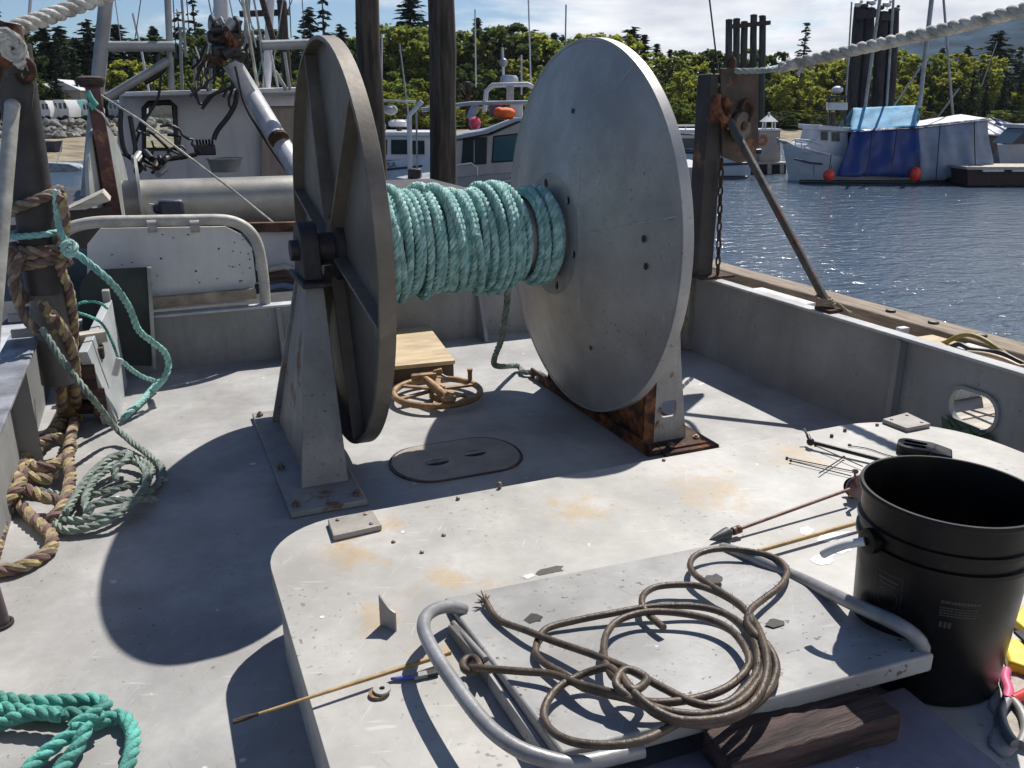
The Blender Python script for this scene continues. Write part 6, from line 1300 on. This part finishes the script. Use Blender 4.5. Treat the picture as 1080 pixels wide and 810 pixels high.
obj('radar_dome', MB().lathe([(.0, -.10), (.15, -.10), (.19, -.03), (.19, .04), (.15, .10), (0, .11)], B(537, 85, D5, 0), (0, 0, 1), 20, False), mat('blue_white_dome', (.45, .52, .62), .4), t); bprism('dome_mast', rq(534, 90, 542, 110), D5, -.1, .2, PIPEG, t)
bline('top_mast', [(531, 82), (530, 50)], D5, 0, .03, PIPEW, t); obj('top_light', MB().ball(B(531, 66, D5, 0), .09, 8).box(B(530, 57, D5, 0), (.05, .05, .25)), PIPEG, t)
bprism('white_box', rq(538, 109, 551, 123), D5, -.6, .5, HULLW, t, .02); bprism('purple_box', rq(516, 109, 530, 122), D5, -.2, .4, mat('dull_purple', (.14, .10, .16), .6), t, .02)
og = MB(); rn = random.Random(4)
og.ball(B(533, 119, D5, -.7), .15, 9, (1.6, 1, .75)).ball(B(527, 118, D5, -.75), .10, 8, (1.2, 1, 1)).ball(B(538, 121, D5, -.7), .09, 8)
tag(obj('orange_net_bag', og, ORG2, None), 'heap of orange float bags on the silver boat roof', 'floats')['kind'] = 'stuff'
tag(obj('pink_float', MB().ball(B(503, 129, D5, -1.1), .125, 12), mat('pink_float', (.75, .08, .14), .4, bump=0), None), 'round pink float on the front edge of the silver boat roof', 'float')
c_ = B(501, 116, D5, -.6); tag(obj('fender', MB().tube([c_ + RT * -.10 + Vector((0, 0, -.18)), c_, c_ + RT * .05 + Vector((0, 0, .16))], [.07, .09, .06], 12), mat('blue_fender', (.30, .37, .48), .4), None), 'pale blue fender leaning on the silver boat roof beside the rusty exhaust', 'fender')
bline('davit', [(436, 188), (435, 122), (448, 107)], D5, -.6, .055, PIPEW, t); bline('davit_stay', [(443, 185), (442, 118)], D5, -.55, .02, PIPEG, t); bprism('winch', rq(434, 176, 447, 186), D5, -.7, .3, DARKST, t, .03); bline('davit_arm', [(446, 116), (474, 112)], D5, -.3, .05, mat('blue_grey_roof', (.34, .37, .42)), t)
# white boat further back
D6 = 26.0; t = thing('white_boat', B(420, 188, D6), 'white wheelhouse boat with a radome seen left of the middle piling', 'boat')
hull('hull', D6, [(372, 172), (385, 171), (400, 169), (420, 167), (445, 164), (475, 161), (490, 160)], 196, 2.6, mat('pale_blue_hull', (.42, .50, .62)), t, bowL=False)
bprism('wheelhouse', [(380, 168), (459, 166), (459, 142), (380, 141)], D6, -.9, 1.8, HULLW, t, .03); bprism('roof', rq(376, 138, 461, 142), D6, -1.1, 2.2, HULLW, t, .02)
for q in (rq(400, 146, 413, 161), rq(417, 146, 434, 161), rq(437, 147, 451, 161), rq(383, 146, 396, 161)): bprism('window', q, D6, -.93, .03, GLASS, t)
bline('stripe', [(380, 178), (410, 176), (450, 172)], D6, -1.28, .03, STRIPE, t)
obj('radome', MB().lathe([(0, -.10), (.26, -.10), (.32, -.04), (.32, .05), (.24, .10), (0, .11)], B(421, 130, D6, 0), (0, 0, 1), 20, False), HULLW, t); bline('radome_post', [(421, 140), (421, 133)], D6, 0, .08, DARKST, t)
bline('antenna', [(401, 140), (402, 35)], D6, .2, .022, PIPEW, t); bline('antenna', [(432, 140), (420, 45)], D6, .3, .022, PIPEG, t); bline('spreader', [(397, 106), (438, 107)], D6, .2, .03, PIPEG, t); obj('camera_dome', MB().ball(B(400, 124, D6), .08, 8, (1, 1, 1.8)).box(B(403, 135, D6), (.18, .2, .25)), PIPEW, t); obj('grey_dome', MB().ball(B(411, 116, D6, .2), .18, 8, (1.2, 1.2, .8)), PIPEG, t)
fc = bpy.data.curves.new('boat_name', 'FONT'); fc.body = 'SUPLA'; fc.size = .20; fc.extrude = .004
fo = bpy.data.objects.new('tmp', fc); COL.objects.link(fo); me = bpy.data.meshes.new_from_object(fo.evaluated_get(bpy.context.evaluated_depsgraph_get())); bpy.data.objects.remove(fo)
me.materials.clear(); me.materials.append(STRIPE); p0 = B(404, 173, D6, -1.31)
me.transform(Matrix(((RT.x, 0, -FH.x, p0.x), (RT.y, 0, -FH.y, p0.y), (0, 1, 0, p0.z), (0, 0, 0, 1)))); o = bpy.data.objects.new('name_lettering', me); COL.objects.link(o); o.parent = t; o.matrix_parent_inverse = Matrix.Translation(-Vector(t.location))
# single poles
for k, (q, r, D, lab) in enumerate((([(501, 10), (502, 92)], .018, 21, 'thin white aerial left of the radar arch of the silver boat'), ([(557, -10), (560, 92)], .018, 20, 'tall thin white aerial right of the radar arch of the silver boat'), ([(597, 5), (596, 60)], .03, 34, 'grey pole standing beyond the top of the right flange'), ([(550, 58), (550, 100)], .035, 34, 'pole with small white lamp between the two aerials'), ([(140, 14), (150, 58), (157, 97)], .02, 16, 'slanting white aerial left of the trawler cabin'), ([(33, -10), (30, 26)], .02, 12, 'short thin pole above the rope at top left'))):
    o = tag(obj('aerial', MB().tube([B(u, v, D) for u, v in q], r, 8), PIPEW if k != 2 else PIPEG, None), lab, 'aerial')
# ------------------------------------------------------------------ left shore: trailers, rocks, skiff
rn = random.Random(44)
ROCK = mat('shore_rock', (.22, .21, .20), .9, 0, .4, 2, bump=.6, bump_scale=8)
rk = MB()
for k in range(520):
    u = rn.uniform(-60, 330); d = rn.uniform(16.2, 19.2); c_ = land(u, shore(u) + d); r = rn.uniform(.12, .34)
    b0 = len(rk.v); rk.ball(c_ + Vector((0, 0, r * .3)), r, 4, (rn.uniform(.8, 1.5), rn.uniform(.8, 1.4), rn.uniform(.6, 1)))
    for i in range(b0, len(rk.v)): x, y, z = rk.v[i]; rk.v[i] = (x + rn.uniform(-.05, .05), y + rn.uniform(-.05, .05), z + rn.uniform(-.05, .05))
o = obj('rock_bank', rk, ROCK, None, ang=10, fixn=False); tag(o, 'bank of loose grey rocks above the beach on the left shore', 'rocks', None, 'stuff')
TRL = mat('trailer_white', (.62, .62, .63), .4, 0, .08, 2, bump=.02)
for k, (u0, u1, vt, hgt, m_, lab) in enumerate(((38, 52, 0, 1.15, TRL, 'white camper trailer farthest left on the shore behind the post'), (54, 72, 0, 1.2, TRL, 'long white camper trailer on the left shore above the rocks'), (75, 84, 0, 1.2, mat('teal_van', (.10, .30, .30), .4), 'small teal van parked between the white trailers'), (86, 98, 0, 1.1, TRL, 'white trailer seen just left of the gallows leg'), (113, 128, 0, 1.2, mat('blue_grey_van', (.22, .28, .38), .4), 'blue-grey van parked right of the gallows leg'), (130, 146, 0, 1.1, TRL, 'white trailer beside the left edge of the trawler cabin'))):
    D = shore(u0) + 20.0 + .8 * (k % 3); a = land(u0, D); b = land(u1, D); ex = b - a; L = Vector((ex.x, ex.y, 0)).length; ex = Vector((ex.x, ex.y, 0)).normalized(); ey = Vector((-ex.y, ex.x, 0)); ez = Vector((0, 0, 1))
    gz = ground_at(u0, D); a.z = gz; t = thing('trailer' if 'trailer' in lab else 'van', a, lab, 'trailer' if 'trailer' in lab else 'van')
    Q = lambda x, y, z: tuple(a + ex * x + ey * y + ez * z)
    obj('body', MB().prism([Q(.05, 0, .35), Q(L - .05, 0, .35), Q(L, 0, .35 + hgt * .5), Q(L - .25, 0, .35 + hgt), Q(.2, 0, .35 + hgt), Q(0, 0, .35 + hgt * .55)], ey * 1.8), m_, t, .03)
    for x in (.15, .45, .72): obj('window', MB().prism([Q(L * x, -.02, .35 + hgt * .5), Q(L * (x + .17), -.02, .35 + hgt * .5), Q(L * (x + .17), -.02, .35 + hgt * .82), Q(L * x, -.02, .35 + hgt * .82)], ey * .03), GLASS, t)
    for x in (.22, .75): obj('wheel', MB().lathe([(0, 0), (.26, 0), (.26, .16), (0, .16)], Q(L * x, -.03, .26), ey, 14, False), BLACKM, t)
for k, (u, h) in enumerate(((48, 1.0), (66, 1.3), (94, 1.1), (22, 1.2))):
    D = shore(u) + 26; a = land(u, D); tt = thing('shed', a, ('low grey shed among the trees left of the post', 'pale-roofed cabin above the long white trailer', 'small white-roofed shed above the right trailers', 'small dark shed at the far left of the shore')[k], 'shed')
    w_ = 1.5; ex = RT; ey = FH; Q = lambda x, y, z: tuple(a + ex * x + ey * y + Vector((0, 0, z)))
    obj('wall', MB().hexa([Q(-w_, 0, 0), Q(w_, 0, 0), Q(w_, 2, 0), Q(-w_, 2, 0), Q(-w_, 0, h + .9), Q(w_, 0, h + .9), Q(w_, 2, h + .9), Q(-w_, 2, h + .9)]), DOCKW if k % 2 else ALU_DULL, tt); obj('roof', MB().prism([Q(-w_ - .2, -.2, h + .9), Q(w_ + .2, -.2, h + .9), Q(0, -.2, h + 1.7)], ey * 2.4), TRL if k else ALU_DULL, tt)
D7 = depth_of(180); t = thing('skiff', B(66, 180, D7), 'low pale skiff floating off the beach behind the port post', 'boat')
hull('hull', D7, [(40, 171), (50, 172), (64, 172), (80, 173), (92, 178)], 181.5, 1.2, mat('blue_grey_hull', (.35, .40, .46), .5), t, bowL=False)
bline('gunwale', [(41, 170.5), (64, 171.6), (80, 172.6), (91, 177)], D7, -.55, .03, HULLW, t); bline('mast', [(60, 172), (66, 150)], D7, 0, .02, PIPEW, t)
t = thing('skiff', land(55, shore(55) + 7), 'small dark dinghy lying on the beach behind the port post', 'boat')
hull('hull', shore(55) + 7, [(46, 148.5), (52, 149), (60, 149), (66, 148)], 151.5, .9, STRIPE, t, bowL=False); 
# mooring rope, port
rs = [B(-60, 62, 3.0), B(0, 38, 3.25), B(22, 28, 3.35), B(50, 18, 3.45), B(80, 7, 3.55), B(112, -5, 3.65), B(170, -26, 3.85)]
t = thing('mooring_rope', rs[2], 'thick pale mooring rope crossing the top left corner', 'rope')
obj('rope', rope_mb([rs], .030, 1, pitch=.13, sides=8), ROPE_WHT, t, fixn=False)
obj('knot', rope_mb([wp([(-4, 40), (6, 34), (18, 42), (22, 54), (12, 60), (4, 50), (10, 42), (22, 48), (24, 62), (16, 72)], 3.30)], .018, 1, sides=6), ROPE_WHT, t, fixn=False)

# each tree told from its fellows by its place among them
ORD = ['first', 'second', 'third', 'fourth', 'fifth', 'sixth', 'seventh', 'eighth', 'ninth', 'tenth', 'eleventh', 'twelfth', 'thirteenth', 'fourteenth', 'fifteenth', 'sixteenth']
for lbl, L_ in TREES.items():
    if len(L_) < 2: continue
    L_.sort(key=lambda q: q[0])
    for k, (u, r) in enumerate(L_): r['label'] = ('leftmost' if k == 0 else 'rightmost' if k == len(L_) - 1 else ORD[min(k, 15)] + ' from left') + ' ' + lbl

# ------------------------------------------------------------------ air
hz = obj('haze', MB().bx(-420, 1300, -60, 1320, -9.0, 150.0), mat('haze_air', (.5, .5, .5)), None)
hm = bpy.data.materials.new('sea_air'); hm.use_nodes = True; hm.node_tree.nodes.clear(); o_ = hm.node_tree.nodes.new('ShaderNodeOutputMaterial'); v_ = hm.node_tree.nodes.new('ShaderNodeVolumePrincipled')
v_.inputs['Color'].default_value = (.72, .84, 1, 1); v_.inputs['Density'].default_value = 0.0001; v_.inputs['Anisotropy'].default_value = .2
hm.node_tree.links.new(v_.outputs[0], o_.inputs['Volume']); hz.data.materials.clear(); hz.data.materials.append(hm); hz['kind'] = 'stuff'
